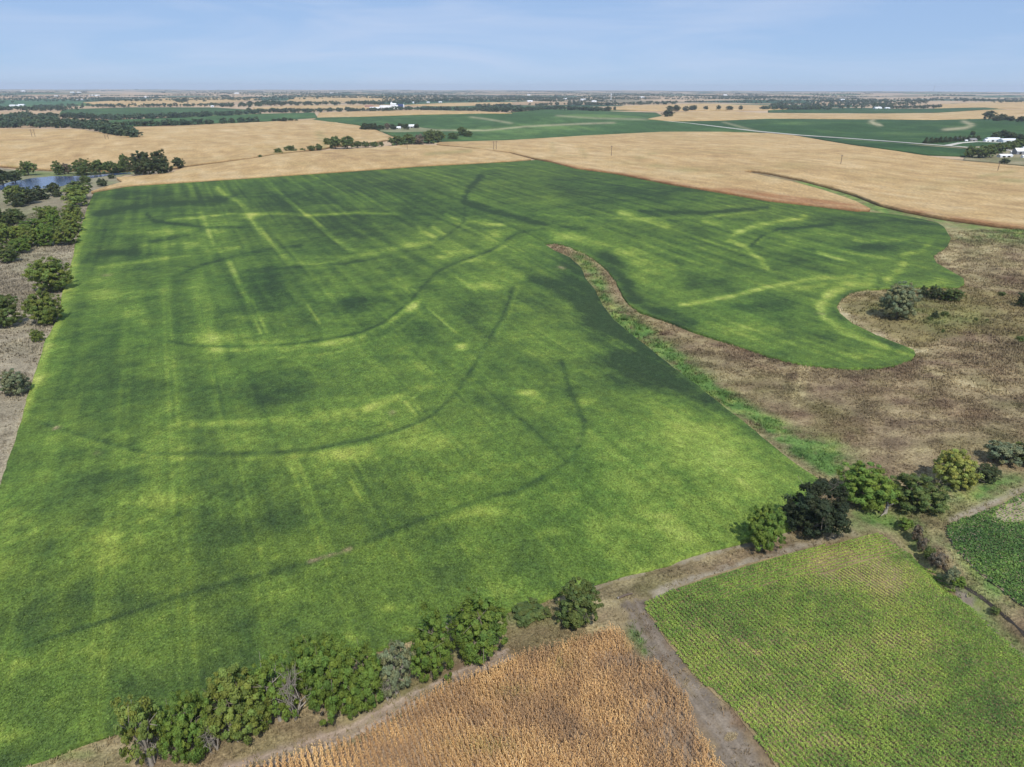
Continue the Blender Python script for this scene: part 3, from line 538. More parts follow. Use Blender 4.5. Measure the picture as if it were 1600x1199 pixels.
CORN_R_MK = [('e', 1025, 259, 16, 3, .5), ('e', 1000, 246, 10, 3, .4), ('e', 1075, 266, 22, 4, .45), ('e', 1020, 240, 10, 2, .5), ('e', 1120, 275, 20, 4, .25), ([(862, 225), (865, 238)], 3, .3), ([(907, 232), (915, 244)], 3, .3), ('e', 1240, 258, 30, 5, .3), ('e', 1450, 295, 40, 6, .25), ('e', 1500, 285, 50, 5, .25), ('e', 1380, 280, 40, 5, .2), ('e', 1050, 215, 50, 4, .2), ('e', 1190, 211, 30, 4, .2), ([(1530, 276), (1560, 272), (1585, 268)], 2.5, .5), ([(1565, 281), (1600, 284)], 3, .6)]
build_sheet('corn_field', px_poly(CORN_R_UP, 2.3), 2.3, CL, corn_paint(101, CORN_R_MK, 1.0, RIM_R + RIM_S), M_CORNFAR, 2.4, None, 'large ripe tan corn field right of centre beyond the soybeans', 'corn field', skirt_col=A(120, 90, 62))  # corn skirt foot: brown stalks, darkened to stand for shade between them
CORN_L = [(142, 299), (200, 289), (400, 276), (550, 266), (650, 259), (800, 251), (830, 248), (795, 239), (760, 234), (682, 227), (640, 226), (575, 231), (475, 237), (427, 242), (400, 247), (287, 262), (262, 271), (182, 277), (192, 284), (160, 293)]
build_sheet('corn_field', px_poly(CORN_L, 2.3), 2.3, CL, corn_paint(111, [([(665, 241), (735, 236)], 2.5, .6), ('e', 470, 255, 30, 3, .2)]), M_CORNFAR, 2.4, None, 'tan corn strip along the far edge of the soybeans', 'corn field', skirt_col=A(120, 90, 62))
CORN_LL = [(-80, 200), (0, 201), (125, 202), (150, 206), (215, 218), (224, 216), (185, 200), (300, 196), (400, 191), (487, 187), (560, 196), (590, 204), (617, 216), (575, 223), (520, 228), (507, 231), (427, 240), (400, 245), (287, 259), (265, 262), (175, 266), (75, 264), (25, 260), (-80, 252)]
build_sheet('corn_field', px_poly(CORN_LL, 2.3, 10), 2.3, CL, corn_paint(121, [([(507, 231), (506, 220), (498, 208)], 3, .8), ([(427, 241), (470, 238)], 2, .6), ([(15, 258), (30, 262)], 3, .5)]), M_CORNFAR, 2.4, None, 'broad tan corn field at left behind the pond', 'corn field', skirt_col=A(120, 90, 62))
def far_field(name, pts, paint, mat, off, skirt, label, cat):
    build_sheet(name, px_poly(pts, off, 8), off, CL, paint, mat, skirt, None, label, cat)
G1M = [('e', 850, 200, 90, 6, .3), ('e', 760, 205, 60, 5, .25), ('e', 930, 182, 60, 4, .35), ('e', 640, 192, 70, 5, -.15), ('e', 1000, 200, 50, 4, -.25), ([(700, 217), (760, 214), (840, 208)], 3, .2)]
G1P = [([(735, 183), (765, 187), (800, 193)], 1.2, .5), ([(640, 203), (700, 204), (760, 204), (820, 198), (900, 194), (960, 192)], 1.2, .6), ([(870, 181), (930, 185), (1010, 187)], 1.3, .4)]
far_field('soybean_field', [(487, 187), (496, 184), (560, 182), (650, 179), (750, 177), (800, 176), (842, 171), (942, 174), (1025, 176), (1035, 181), (1012, 186), (1037, 189), (1080, 193), (1125, 199), (1190, 207), (1125, 206), (1037, 206), (912, 212), (800, 219), (687, 222), (640, 224), (612, 226), (622, 216), (590, 203), (560, 195)], green_paint(131, marks=G1M, pale=G1P), M_SOYFAR, 0.9, 1.0, 'dark green soybean field beyond the tan corn at centre', 'soybean field')
G2M = [('e', 1240, 193, 60, 3, .25), ('e', 1400, 208, 60, 5, .2), ('e', 1300, 200, 80, 4, -.1), ('e', 1500, 196, 40, 4, .2)]
G2P = [([(1366, 186), (1360, 191), (1375, 196)], 2, .8), ([(1475, 203), (1510, 200), (1520, 195), (1505, 190)], 1.8, .8), ([(1130, 191), (1185, 206)], 1.2, .4)]
far_field('soybean_field', [(1040, 189), (1125, 188), (1200, 185), (1360, 186), (1462, 187), (1537, 185), (1680, 187), (1680, 236), (1600, 232), (1575, 226), (1512, 229), (1450, 225), (1325, 216), (1250, 211), (1180, 205), (1125, 198), (1080, 192)], green_paint(141, (64, 94, 52), (112, 138, 74), G2M, G2P), M_SOYFAR, 0.9, 1.0, 'dark green soybean field behind the white farm at right', 'soybean field')
far_field('soybean_field', [(1262, 214), (1325, 219), (1450, 228), (1515, 233), (1508, 244), (1450, 242), (1400, 235), (1325, 225)], green_paint(151, (58, 88, 50), (92, 120, 64)), M_SOYFAR, 0.9, 1.0, 'narrow dark green wedge of crop below the gravel road', 'soybean field')
far_field('corn_field', [(496, 183), (500, 176), (560, 174), (650, 172), (750, 174), (800, 177), (750, 177), (650, 179), (560, 182)], corn_paint(161), M_CORNFAR, 2.3, 2.4, 'thin tan corn strip on the rise above centre', 'corn field')
far_field('corn_field', [(940, 171), (975, 165), (1100, 162), (1200, 165), (1260, 169), (1200, 172), (1130, 172), (1040, 173)], corn_paint(171), M_CORNFAR, 2.3, 2.4, 'tan corn field behind the row of single trees', 'corn field')
far_field('corn_field', [(1012, 186), (1035, 181), (1055, 175), (1130, 173), (1200, 177), (1360, 178), (1462, 177), (1537, 172), (1680, 169), (1680, 184), (1537, 185), (1462, 187), (1360, 186), (1200, 185), (1125, 188), (1050, 189)], corn_paint(181), M_CORNFAR, 2.3, 2.4, 'long tan corn strip above the dark green field', 'corn field')
far_field('soybean_field', [(1200, 171), (1350, 170), (1450, 170), (1530, 168), (1560, 170), (1462, 176), (1360, 177), (1200, 176)], green_paint(191, (66, 96, 56), (98, 126, 74)), M_SOYFAR, 0.9, 1.0, 'thin dark green strip in front of the distant woods', 'soybean field')
far_field('corn_field', [(1460, 169), (1470, 163), (1600, 157), (1680, 155), (1680, 168), (1560, 169.5), (1530, 167.5)], corn_paint(201), M_CORNFAR, 2.3, 2.4, 'distant tan field at far right below scattered trees', 'corn field')
far_field('soybean_field', [(-60, 166), (-60, 156), (60, 156), (120, 156), (132, 161), (100, 165)], green_paint(211, (84, 118, 84), (110, 142, 98)), M_SOYFAR, 0.9, 1.0, 'distant light green field at far left', 'soybean field')
far_field('soybean_field', [(92, 178), (100, 171), (200, 168), (330, 168), (400, 172), (400, 177), (300, 181), (180, 184)], green_paint(221, (74, 102, 62), (102, 130, 76)), M_SOYFAR, 0.9, 1.0, 'dark green field between two tree belts at left', 'soybean field')
far_field('soybean_field', [(90, 193), (170, 188), (300, 182), (400, 178), (490, 176), (496, 184), (400, 190), (300, 194), (180, 198)], green_paint(231, (78, 110, 62), (116, 144, 82)), M_SOYFAR, 0.9, 1.0, 'green field just above the left tan corn', 'soybean field')
far_field('corn_field', [(130, 160), (250, 154), (330, 153), (375, 152), (410, 155), (350, 160), (250, 165), (160, 165)], corn_paint(241), M_CORNFAR, 2.3, 2.4, 'distant tan field with a line of single trees at left', 'corn field')
far_field('corn_field', [(395, 168), (480, 165), (560, 165), (610, 166), (560, 171), (480, 173), (395, 173)], corn_paint(251), M_CORNFAR, 2.3, 2.4, 'distant tan field left of the white works buildings', 'corn field')
far_field('corn_field', [(440, 160), (470, 150), (560, 150), (640, 152), (600, 158), (520, 160.5)], corn_paint(261), M_CORNFAR, 2.3, 2.4, 'distant tan field above centre left', 'corn field')
far_field('corn_field', [(632, 164), (700, 161), (800, 159.5), (800, 163), (700, 166)], corn_paint(271), M_CORNFAR, 2.3, 2.4, 'thin distant tan strip with white houses', 'corn field')
far_field('soybean_field', [(640, 170), (660, 166), (700, 166.5), (800, 164), (880, 166), (800, 171), (700, 173)], green_paint(281, (70, 98, 62), (98, 124, 76)), M_SOYFAR, 0.9, 1.0, 'distant dark green field right of the works buildings', 'soybean field')
far_field('farmyard', [(1470, 226), (1520, 222), (1600, 221), (1680, 224), (1680, 266), (1600, 259), (1550, 254), (1505, 250), (1508, 244), (1516, 233)], lambda x, y, px, py: ramp(.5 + 1.1 * fbm(x, y, 25, 4, 291), [(0, A(104, 116, 74)), (.5, A(150, 142, 108)), (1, A(184, 172, 142))]), M_GRASS, 0.3, 0.3, 'grassy yard around the white farm buildings at right', 'farmyard')
far_field('farmyard', [(592, 205), (600, 200), (650, 198), (662, 200), (690, 203), (660, 206), (610, 207)], lambda x, y, px, py: ramp(.5 + 1.1 * fbm(x, y, 25, 4, 295), [(0, A(110, 124, 84)), (.5, A(150, 148, 112)), (1, A(180, 172, 142))]), M_GRASS, 1.0, 1.0, 'pale grassy yard of the small farmstead at centre', 'farmyard')
def paint_gravel(x, y, px, py): return ramp(.5 + fbm(x, y, 12, 3, 301), [(0, A(196, 190, 176)), (1, A(228, 224, 212))])
build_sheet('gravel_road', strip([(1037, 189.5), (1080, 193.5), (1125, 199), (1180, 205.5), (1250, 212), (1325, 217), (1450, 226.5), (1512, 231), (1580, 236)], 8.0, 8), 1.05, [(30000, 4.0)], paint_gravel, M_GRAVEL, 0.7, None, 'straight pale gravel road leading to the white farm', 'road')
build_sheet('gravel_road', strip([(1480, 228.5), (1500, 224.5), (1525, 222.5), (1545, 223), (1565, 224)], 9.0, 6), 1.1, [(30000, 3.0)], paint_gravel, M_GRAVEL, 0.7, None, 'pale farm driveway curving up to the white sheds', 'driveway')

# ---- pond
def pond_mat():
    m = NT('pond_water'); m.b.inputs['Base Color'].default_value = (0.04, 0.075, 0.16, 1); m.b.inputs['Roughness'].default_value = 0.12; m.b.inputs['Specular IOR Level'].default_value = 0.6
    tc = m.n('ShaderNodeTexCoord'); n = noise_node(m, 0.7, tc.outputs['Object'], 3, .6); b = m.n('ShaderNodeBump'); b.inputs['Distance'].default_value = 0.14; b.inputs['Strength'].default_value = 1.0
    m.l(n.outputs['Fac'], b.inputs['Height']); m.l(b.outputs['Normal'], m.b.inputs['Normal']); return m.m
POND = [(-40, 292), (0, 290), (15, 285), (50, 278.5), (82, 275.5), (130, 275.5), (170, 272), (203, 269.5), (206, 271), (160, 276), (135, 280), (112, 285), (98, 291), (70, 294.5), (25, 296.5), (-40, 299)]
build_sheet('pond', px_poly(POND, 0.1, 6), 0.12, [(3000, 3.0)], lambda x, y, px, py: np.zeros((len(x), 3)), pond_mat(), 0.0, None, 'small blue pond among trees at left', 'pond', flat=HPOND)

# ------------------------------------------------------------------ trees: shared crown and trunk meshes, one tree each
def tubes(segs, sides=6):
    """segs: list of (p0, p1, r0, r1)"""
    V, F = [], []
    for p0, p1, r0, r1 in segs:
        p0 = np.array(p0, float); p1 = np.array(p1, float); d = p1 - p0; d /= np.linalg.norm(d) + 1e-9
        a = np.cross(d, [0, 0, 1.0]) if abs(d[2]) < .95 else np.cross(d, [1.0, 0, 0]); a /= np.linalg.norm(a); b = np.cross(d, a); k = len(V)
        for p, r in ((p0, r0), (p1, r1)):
            for i in range(sides):
                t = 2 * math.pi * i / sides; V.append(p + r * (math.cos(t) * a + math.sin(t) * b))
        for i in range(sides): F.append((k + i, k + (i + 1) % sides, k + sides + (i + 1) % sides, k + sides + i))
    return np.array(V), np.array(F)
def leaf_quads(C, N, size, rng, aspect=0.62):
    n = len(C); N = N / (np.linalg.norm(N, axis=1)[:, None] + 1e-9); r = rng.normal(size=(n, 3)); a = np.cross(N, r); a /= np.linalg.norm(a, axis=1)[:, None] + 1e-9; b = np.cross(N, a)
    s = (size * (0.65 + 0.7 * rng.random(n)))[:, None]; a = a * s; b = b * s * aspect
    V = np.stack([C - a, C - b * .9 + a * .1, C + a, C + b * .9 + a * .1], 1).reshape(-1, 3)
    return V, np.arange(4 * n).reshape(-1, 4)
def crown_np(seed, lobes, nclump, nleaf, leaf, cr, low=0.12):
    rng = np.random.default_rng(seed); lobes = np.array(lobes, float)
    w = (lobes[:, 3] * lobes[:, 4] * lobes[:, 5]) ** (2 / 3.); k = rng.choice(len(lobes), nclump, p=w / w.sum())
    d = rng.normal(size=(nclump, 3)); d[:, 2] += 0.25; d /= np.linalg.norm(d, axis=1)[:, None]
    q = np.where(rng.random(nclump) < 0.88, 0.80 + 0.22 * rng.random(nclump), 0.3 + 0.5 * rng.random(nclump))
    cc = lobes[k, :3] + d * lobes[k, 3:] * q[:, None]
    cc = cc[cc[:, 2] > low * (0.3 + rng.random(nclump))]; n = len(cc)
    rad = cr * (0.55 + 0.85 * rng.random(n))
    o = rng.normal(size=(n, nleaf, 3)); o /= np.linalg.norm(o, axis=2)[..., None]
    o *= (rng.random((n, nleaf)) ** 0.4)[..., None]
    P = cc[:, None] + o * rad[:, None, None] * np.array([1, 1, .8])
    mid = np.array([0, 0, .45]); out = cc - mid; out /= np.linalg.norm(out, axis=1)[:, None] + 1e-9
    Nn = o * 1.0 + out[:, None] * 0.55 + rng.normal(size=o.shape) * 0.45 + np.array([0, 0, .25])
    C = P.reshape(-1, 3); C[:, 2] = np.maximum(C[:, 2], 0.01)
    V, F = leaf_quads(C, Nn.reshape(-1, 3), leaf, rng)
    br = (0.72 + 0.56 * rng.random(n))[:, None] * (0.85 + 0.3 * rng.random((n, nleaf))); ye = rng.random(n)[:, None] * np.ones((1, nleaf))
    col = np.stack([br * (0.88 + 0.28 * ye), br, br * (1.0 - 0.2 * ye)], -1).reshape(-1, 3)
    return V, F, np.repeat(col, 4, 0)
def round_lobes(seed, n=6, spread=.25, r=.23, zc=.55, zs=.2):
    rng = np.random.default_rng(seed); L_ = [(0, 0, zc - .02, .34, .34, .42), (rng.normal() * .04, rng.normal() * .04, .27, .39, .39, .23)]
    for i in range(n):
        a = 2 * math.pi * (i + rng.random() * .7) / n; q = r * (0.75 + .5 * rng.random()); s = min(spread * (0.8 + .4 * rng.random()), .5 - q * .95)
        z = np.clip(zc + zs * (rng.random() * 2 - 1), q * .8, 1 - q); L_.append((s * math.cos(a), s * math.sin(a), z, q, q, q * 1.05))
    L_.append((.05, -.04, .78, .24, .24, .22)); return L_
def cone_lobes(seed):
    rng = np.random.default_rng(seed); L_ = []
    for i in range(9):
        z = .1 + .85 * i / 9.; q = .46 * (1 - i / 9.6) ** .8; L_.append((rng.normal() * .02, rng.normal() * .02, z, q, q, .12))
    return L_
def trunk_np(seed, lobes, r=.035):
    rng = np.random.default_rng(seed); segs = [((0, 0, -.03), (.01, .01, .22), r * 1.25, r), ((.01, .01, .22), (0, .02, .5), r, r * .6)]
    for L_ in lobes[1:]:
        z0 = .14 + .25 * rng.random(); p0 = np.array([.01, .01, z0]); p2 = np.array(L_[:3]) * np.array([.95, .95, 1]); p1 = (p0 + p2) / 2 + rng.normal(size=3) * .03
        segs += [(p0, p1, r * .55, r * .35), (p1, p2, r * .35, r * .14)]
        for j in range(3):
            e = p2 + rng.normal(size=3) * np.array(L_[3:]) * .6; segs.append((p1 * .4 + p2 * .6, e, r * .2, r * .06))
    return tubes(segs, 5)
CROWN, TRUNK = {}, {}
for i in range(7):
    lb = round_lobes(200 + i, 8 + i % 3, zc=.5 + .03 * (i % 2), zs=.26)
    CROWN['near%d' % i] = mesh_np('crown', *crown_np(300 + i, lb, 300, 110, .0165, .058)[:2], M_LEAF, crown_np(300 + i, lb, 300, 110, .0165, .058)[2])
    TRUNK['near%d' % i] = mesh_np('trunk', *trunk_np(400 + i, lb), M_BARK)
for i in range(5):
    lb = round_lobes(500 + i, 5 + i % 3)
    v = crown_np(600 + i, lb, 110, 34, .045, .09, .08); CROWN['mid%d' % i] = mesh_np('crown', v[0], v[1], M_LEAF, v[2]); TRUNK['mid%d' % i] = mesh_np('trunk', *trunk_np(700 + i, lb), M_BARK)
for i in range(3):                                        # thin, see-through crowns
    lb = round_lobes(800 + i, 8, spread=.3, r=.19, zs=.28)
    v = crown_np(820 + i, lb, 150, 56, .024, .06, .15); CROWN['thin%d' % i] = mesh_np('crown', v[0], v[1], M_LEAF, v[2]); TRUNK['thin%d' % i] = mesh_np('trunk', *trunk_np(840 + i, lb, .042), M_DEADWOOD)
for i in range(3):
    lb = cone_lobes(900 + i); v = crown_np(920 + i, lb, 120, 40, .04, .07, .02); CROWN['cone%d' % i] = mesh_np('crown', v[0], v[1], M_LEAF, v[2])
    TRUNK['cone%d' % i] = mesh_np('trunk', *tubes([((0, 0, -.03), (0, 0, .55), .03, .015), ((0, 0, .55), (0, 0, .93), .015, .004)], 5), M_BARK)
for i in range(2):                                        # low bushes
    rng = np.random.default_rng(950 + i); lb = [(rng.uniform(-.28, .28), rng.uniform(-.28, .28), .42 + .1 * rng.random(), .2 + .06 * rng.random(), .2, .4) for _ in range(7)]
    v = crown_np(960 + i, lb, 120, 50, .035, .08, .0); CROWN['bush%d' % i] = mesh_np('crown', v[0], v[1], M_LEAF, v[2])
    TRUNK['bush%d' % i] = mesh_np('stems', *tubes([((0, 0, -.05), (l[0], l[1], .6), .02, .008) for l in lb], 4), M_BARK)
KIND = {'olive': A(130, 146, 74), 'green': A(120, 146, 68), 'bright': A(154, 170, 78), 'dark': A(84, 96, 62), 'grey': A(138, 146, 114), 'yellow': A(170, 178, 96), 'forest': A(108, 124, 70), 'cedar': A(86, 98, 66), 'brown': A(140, 128, 112), 'midgreen': A(124, 150, 70), 'deep': A(62, 74, 52)}
_tn = [0]
def tree(bbox, kind, label, name='broadleaf_tree', style='near', cat='tree', group=None, hmax=1.7, hmin=.6):
    x0, y0, x1, y1 = bbox; cx = (x0 + x1) / 2.; cy = (y0 + y1) / 2.
    g = hit([cx], [y1])[0]; dep = float((g - CAM) @ FW); W = (x1 - x0) * dep / FPX; Ap = (y1 - y0) * dep / FPX
    d = (g - CAM); dl_ = math.atan2(-d[2], math.hypot(d[0], d[1]))
    H = math.sqrt(max(Ap ** 2 - (W * math.sin(dl_)) ** 2 * .8, (.3 * Ap) ** 2)) / math.cos(dl_); H = min(max(H, hmin * W), hmax * W)
    p = hit([cx], [cy], H * 0.5)[0]
    dep2 = float((np.array([p[0], p[1], p[2] + H / 2]) - CAM) @ FW); W *= dep2 / dep; H *= dep2 / dep
    i = _tn[0]; _tn[0] += 1; rng = np.random.default_rng(1000 + i)
    n = {'near': 7, 'mid': 5, 'thin': 3, 'cone': 3, 'bush': 2}[style]; key = style + str(i % n)
    root = empty(name, (p[0], p[1], p[2]), rng.random() * 6.28, label, cat, group)
    c = add('crown', CROWN[key], root); t = add('stems' if style == 'bush' else 'trunk', TRUNK[key], root)
    kf = 1.10 if group == HG else 1.02; W *= kf; H *= (1.06 if group == HG else 1.02); s = (W, W, H)
    if rng.random() < .5: s = (-s[0], s[1], s[2])
    c.scale = s; t.scale = s
    col = KIND[kind] * (1.04 + .2 * rng.random()); c.color = (*col, 1)
    return root
ORD = ['first', 'second', 'third', 'fourth', 'fifth', 'sixth', 'seventh', 'eighth', 'ninth', 'tenth', 'eleventh', 'twelfth', 'thirteenth', 'fourteenth', 'fifteenth', 'sixteenth', 'seventeenth', 'eighteenth']
# hedge along the bottom
HG = 'trees of the bottom hedge'
for bb, k, st, lab in [
    ((184, 1086, 264, 1205), 'olive', 'thin', 'olive leaved tree at the left end of the bottom hedge'),
    ((252, 1078, 326, 1196), 'green', 'near', 'dense green tree second from the left in the bottom hedge'),
    ((318, 1042, 418, 1152), 'olive', 'near', 'broad olive green tree beside bare grey branches in the bottom hedge'),
    ((398, 1034, 464, 1134), 'green', 'thin', 'thin green tree between two bare grey trees in the bottom hedge'),
    ((448, 994, 522, 1080), 'green', 'near', 'green tree whose crown rises above a bare grey tree'),
    ((476, 1002, 560, 1124), 'green', 'near', 'tall dense green tree right of the largest bare grey tree'),
    ((532, 1000, 604, 1126), 'green', 'near', 'tall bright green tree at the widest part of the hedge'),
    ((586, 998, 646, 1092), 'grey', 'thin', 'grey green thin leaved tree right of the tallest hedge trees'),
    ((638, 962, 708, 1062), 'green', 'near', 'upright green tree next to the gap in the hedge'),
    ((704, 932, 796, 1026), 'green', 'near', 'rounded green tree standing apart above the ripe corn corner'),
    ((872, 914, 938, 980), 'forest', 'near', 'dark green tree near the track junction')]:
    tree(bb, k, lab, style=st, group=HG)
tree((798, 938, 858, 968), 'forest', 'low dark bush between two trees at the soybean edge', 'shrub', 'bush', 'shrub', hmin=.25)
# trees at the creek head
for bb, k, st, lab in [
    ((1164, 791, 1226, 862), 'midgreen', 'near', 'bright green bushy tree casting shadow on the soybean corner'),
    ((1226, 752, 1328, 842), 'deep', 'near', 'very dark wide round tree at the soybean field corner'),
    ((1308, 722, 1404, 796), 'green', 'near', 'large olive green tree right of the darkest tree'),
    ((1394, 740, 1480, 798), 'forest', 'near', 'spreading dark green tree between olive and yellow trees'),
    ((1460, 700, 1528, 762), 'yellow', 'near', 'yellow green tree at the edge of the brown pasture'),
    ((1520, 726, 1562, 755), 'cedar', 'near', 'small dark round tree right of the yellow tree')]:
    tree(bb, k, lab, style=st, hmin=.5)
tree((1362, 762, 1386, 800), 'yellow', 'small yellow green sapling in front of the olive tree', 'sapling', 'bush')
tree((1546, 690, 1602, 730), 'grey', 'low grey olive thicket left part at the right edge', 'shrub', 'bush', 'shrub', hmin=.3)
tree((1588, 680, 1660, 732), 'forest', 'dark green thicket cut by the right edge', 'shrub', 'bush', 'shrub', hmin=.3)
# knoll on the right
tree((1376, 441, 1434, 499), 'grey', 'large grey green tree on the grassy knoll', style='near')
tree((1435, 446, 1450, 461), 'cedar', 'smallest of three dark trees in a row on the knoll', 'cedar_tree', 'cone')
tree((1448, 446, 1475, 468), 'cedar', 'dark round tree in the middle of three on the knoll', 'cedar_tree', 'near')
tree((1472, 450, 1506, 471), 'forest', 'rightmost of three dark trees in a row on the knoll', style='near', hmin=.4)
tree((1454, 485, 1469, 498), 'cedar', 'small dark conical cedar right of the large knoll tree', 'cedar_tree', 'cone')
tree((1470, 486, 1485, 495), 'forest', 'low dark bush right of the small conical cedar', 'shrub', 'bush', 'shrub', hmin=.3)
for bb, lab in [((1449, 495, 1459, 502), 'tiny dark bush just left of the small conical cedar'), ((1470, 514, 1477, 520), 'tiny dark bush alone low on the knoll'), ((1522, 497, 1529, 502), 'tiny bush left of a pair on the far knoll slope'), ((1540, 498, 1546, 503), 'tiny bush right of a pair on the far knoll slope'), ((1560, 456, 1572, 463), 'flat little bush on the upper knoll near the right edge'), ((1585, 525, 1604, 534), 'low dark bush in the damp hollow at the right edge')]:
    tree(bb, 'forest', lab, 'shrub', 'bush', 'shrub', hmin=.35)
tree((1590, 458, 1612, 480), 'cedar', 'dark tree cut by the right edge beside the knoll', 'cedar_tree', 'near')
# brush along the creek
for n, (bb, k) in enumerate([((1424, 818, 1444, 846), 'brown'), ((1436, 838, 1452, 864), 'brown'), ((1442, 852, 1464, 874), 'forest'), ((1456, 862, 1482, 890), 'brown'), ((1476, 884, 1504, 914), 'grey'), ((1402, 808, 1424, 828), 'midgreen'), ((1488, 900, 1512, 918), 'midgreen'), ((1546, 948, 1562, 960), 'forest')]):
    tree(bb, k, ['grey brown bare looking brush at the head of the creek', 'grey brown brush just below the creek head', 'dark green bush half way down the creek brush', 'pale grey brown brush in the bend of the creek', 'grey green willow brush where the open ditch begins', 'fresh green bush above the creek brush', 'fresh green bush beside the ditch below the willow', 'small dark bush in the open ditch'][n], 'shrub', 'bush', 'shrub', 'brush along the creek', hmin=.22)
# left pasture, near
for bb, k, lab in [
    ((-3, 576, 43, 618), 'grey', 'lone grey green tree casting shadow onto the field edge track'),
    ((47, 515, 69, 534), 'olive', 'small round olive bush below two large pasture trees'),
    ((35, 455, 93, 507), 'olive', 'round olive green tree close to the field edge in the pasture'),
    ((-22, 462, 29, 511), 'forest', 'dark tree cut by the left edge beside a round olive tree'),
    ((40, 402, 109, 456), 'olive', 'large spreading olive tree at the field edge in the pasture')]:
    tree(bb, k, lab, style='near', hmin=.5)
# left pasture, clusters up to the pond
ROW = [(84, 353, 121, 383), (91, 337, 126, 364), (96, 319, 128, 345), (99, 301, 138, 322), (97, 292, 140, 310), (104, 283, 140, 300), (124, 275, 142, 287)]
for n, bb in enumerate(ROW): tree(bb, 'olive' if n < 5 else 'forest', ORD[n] + ' olive tree from the near end of the row beside the soybean edge', style='mid' if n > 2 else 'near', group='tree row at the field edge', hmin=.5)
CLU = [((56, 323, 94, 352), 'olive'), ((70, 328, 96, 358), 'green'), ((30, 342, 84, 372), 'green'), ((52, 352, 88, 384), 'green'), ((30, 354, 62, 386), 'olive'), ((14, 352, 38, 376), 'bright'), ((-8, 348, 22, 382), 'olive'), ((12, 374, 46, 396), 'green'), ((-8, 382, 26, 410), 'forest'), ((0, 326, 40, 350), 'forest'), ((-18, 326, 14, 356), 'forest')]
for n, (bb, k) in enumerate(CLU): tree(bb, k, ['pale crowned tree at the upper end of the pasture thicket', 'green tree at the right tip of the pasture thicket', 'wide green tree at the middle of the pasture thicket', 'green tree at the lower right of the pasture thicket', 'olive tree at the low front of the pasture thicket', 'brightest yellow green tree in the pasture thicket', 'olive tree of the thicket near the left edge', 'green tree below the main thicket, casting a long shadow', 'dark tree at the left edge below the thicket', 'dark tree at the top left of the thicket', 'dark tree of the upper thicket cut by the left edge'][n], style='near', group='pasture thicket', hmin=.5)
POI = [((4, 292, 38, 320), 'forest'), ((24, 294, 58, 318), 'cedar'), ((44, 290, 74, 312), 'cedar'), ((14, 302, 40, 323), 'cedar'), ((16, 290, 34, 304), 'olive'), ((70, 287, 95, 306), 'cedar'), ((82, 296, 94, 308), 'cedar')]
for n, (bb, k) in enumerate(POI): tree(bb, k, ['dark tree at the left of the clump below the pond', 'dark tree at the middle of the clump below the pond', 'dark tree at the right of the clump below the pond', 'front tree of the clump below the pond', 'paler olive tree at the back of the clump below the pond', 'dark rounded cedar at the near pond shore', 'little cedar in front of the shore cedar'][n], 'cedar_tree' if k == 'cedar' else 'broadleaf_tree', 'cone' if n in (2, 6) else 'mid', group='clump below the pond', hmin=.5)
tree((150, 279, 167, 291), 'cedar', 'small dark bushy cedar alone at the corn tip', 'cedar_tree', 'mid', hmin=.5)
tree((168, 272, 180, 279), 'cedar', 'little dark bush on the pond bank', 'shrub', 'bush', 'shrub', hmin=.4)
PT = [((29, 253, 56, 274), 'forest', 'round tree at the left bank of the pond'), ((-14, 266, 18, 288), 'dark', 'dark brush at the left edge by the pond'), ((10, 268, 34, 284), 'dark', 'dark bushes left of the round pond tree'), ((80, 252, 98, 273), 'forest', 'leftmost tree of the row behind the pond'), ((96, 256, 112, 272), 'brown', 'grey bare tree in the row behind the pond'), ((108, 249, 146, 273), 'forest', 'wide dark tree in the row behind the pond'), ((142, 251, 167, 272), 'forest', 'tree right of the wide one behind the pond'), ((162, 253, 182, 271), 'forest', 'lower tree near the large pond grove'), ((176, 254, 196, 269), 'forest', 'small tree touching the large pond grove'), ((184, 242, 203, 268), 'forest', 'tall narrow tree left of the largest pond tree'), ((199, 237, 245, 274), 'dark', 'largest dark tree at the end of the pond'), ((230, 237, 267, 273), 'dark', 'huge dark round tree at the right end of the pond'), ((267, 247, 289, 263), 'dark', 'single round tree right of the pond grove')]
for bb, k, lab in PT: tree(bb, k, lab, style='near' if bb[2] - bb[0] > 35 else 'mid', group='trees around the pond', hmin=.5)
# hedgerow in the tan fields
HR = [((402, 242, 410, 247), 0), ((427, 232, 441, 241), 0), ((444, 228, 463, 238), 0), ((468, 232, 477, 237), 0), ((480, 228, 493, 236), 0), ((492, 225, 504, 235), 0), ((504, 216, 519, 228), 0), ((512, 214, 534, 232), 0), ((528, 214, 556, 232), 0), ((552, 221, 566, 231), 0), ((564, 221, 578, 230), 0), ((576, 222, 592, 230), 0), ((591, 222, 600, 229), 0), ((607, 213, 632, 228), 0), ((628, 210, 650, 226), 0), ((645, 210, 664, 225), 0), ((660, 204, 682, 224), 0), ((674, 205, 696, 222), 0), ((698, 208, 718, 218), 0), ((713, 199, 730, 212), 0), ((722, 204, 739, 214), 0)]
for n, (bb, k) in enumerate(HR):
    lab = (ORD[n] + ' tree from the left in the long hedgerow') if n < 18 else ['third tree from the right end of the long hedgerow', 'tallest tree near the right end of the long hedgerow', 'last tree at the right end of the long hedgerow'][n - 18]
    tree(bb, 'brown' if n == 15 else 'forest', lab + ' between tan fields', style='mid', group='hedgerow between the tan fields', hmin=.5)
for n, bb in enumerate([(562, 193, 580, 204), (572, 193, 592, 204), (588, 196, 602, 203), (600, 193, 610, 203), (608, 194, 620, 203), (620, 193, 632, 201), (628, 194, 640, 203), (646, 194, 655, 201)]):
    tree(bb, 'brown' if n == 3 else 'dark', ORD[n] + ' tree from the left around the small central farmstead', style='mid', group='trees around the small farmstead', hmin=.5)
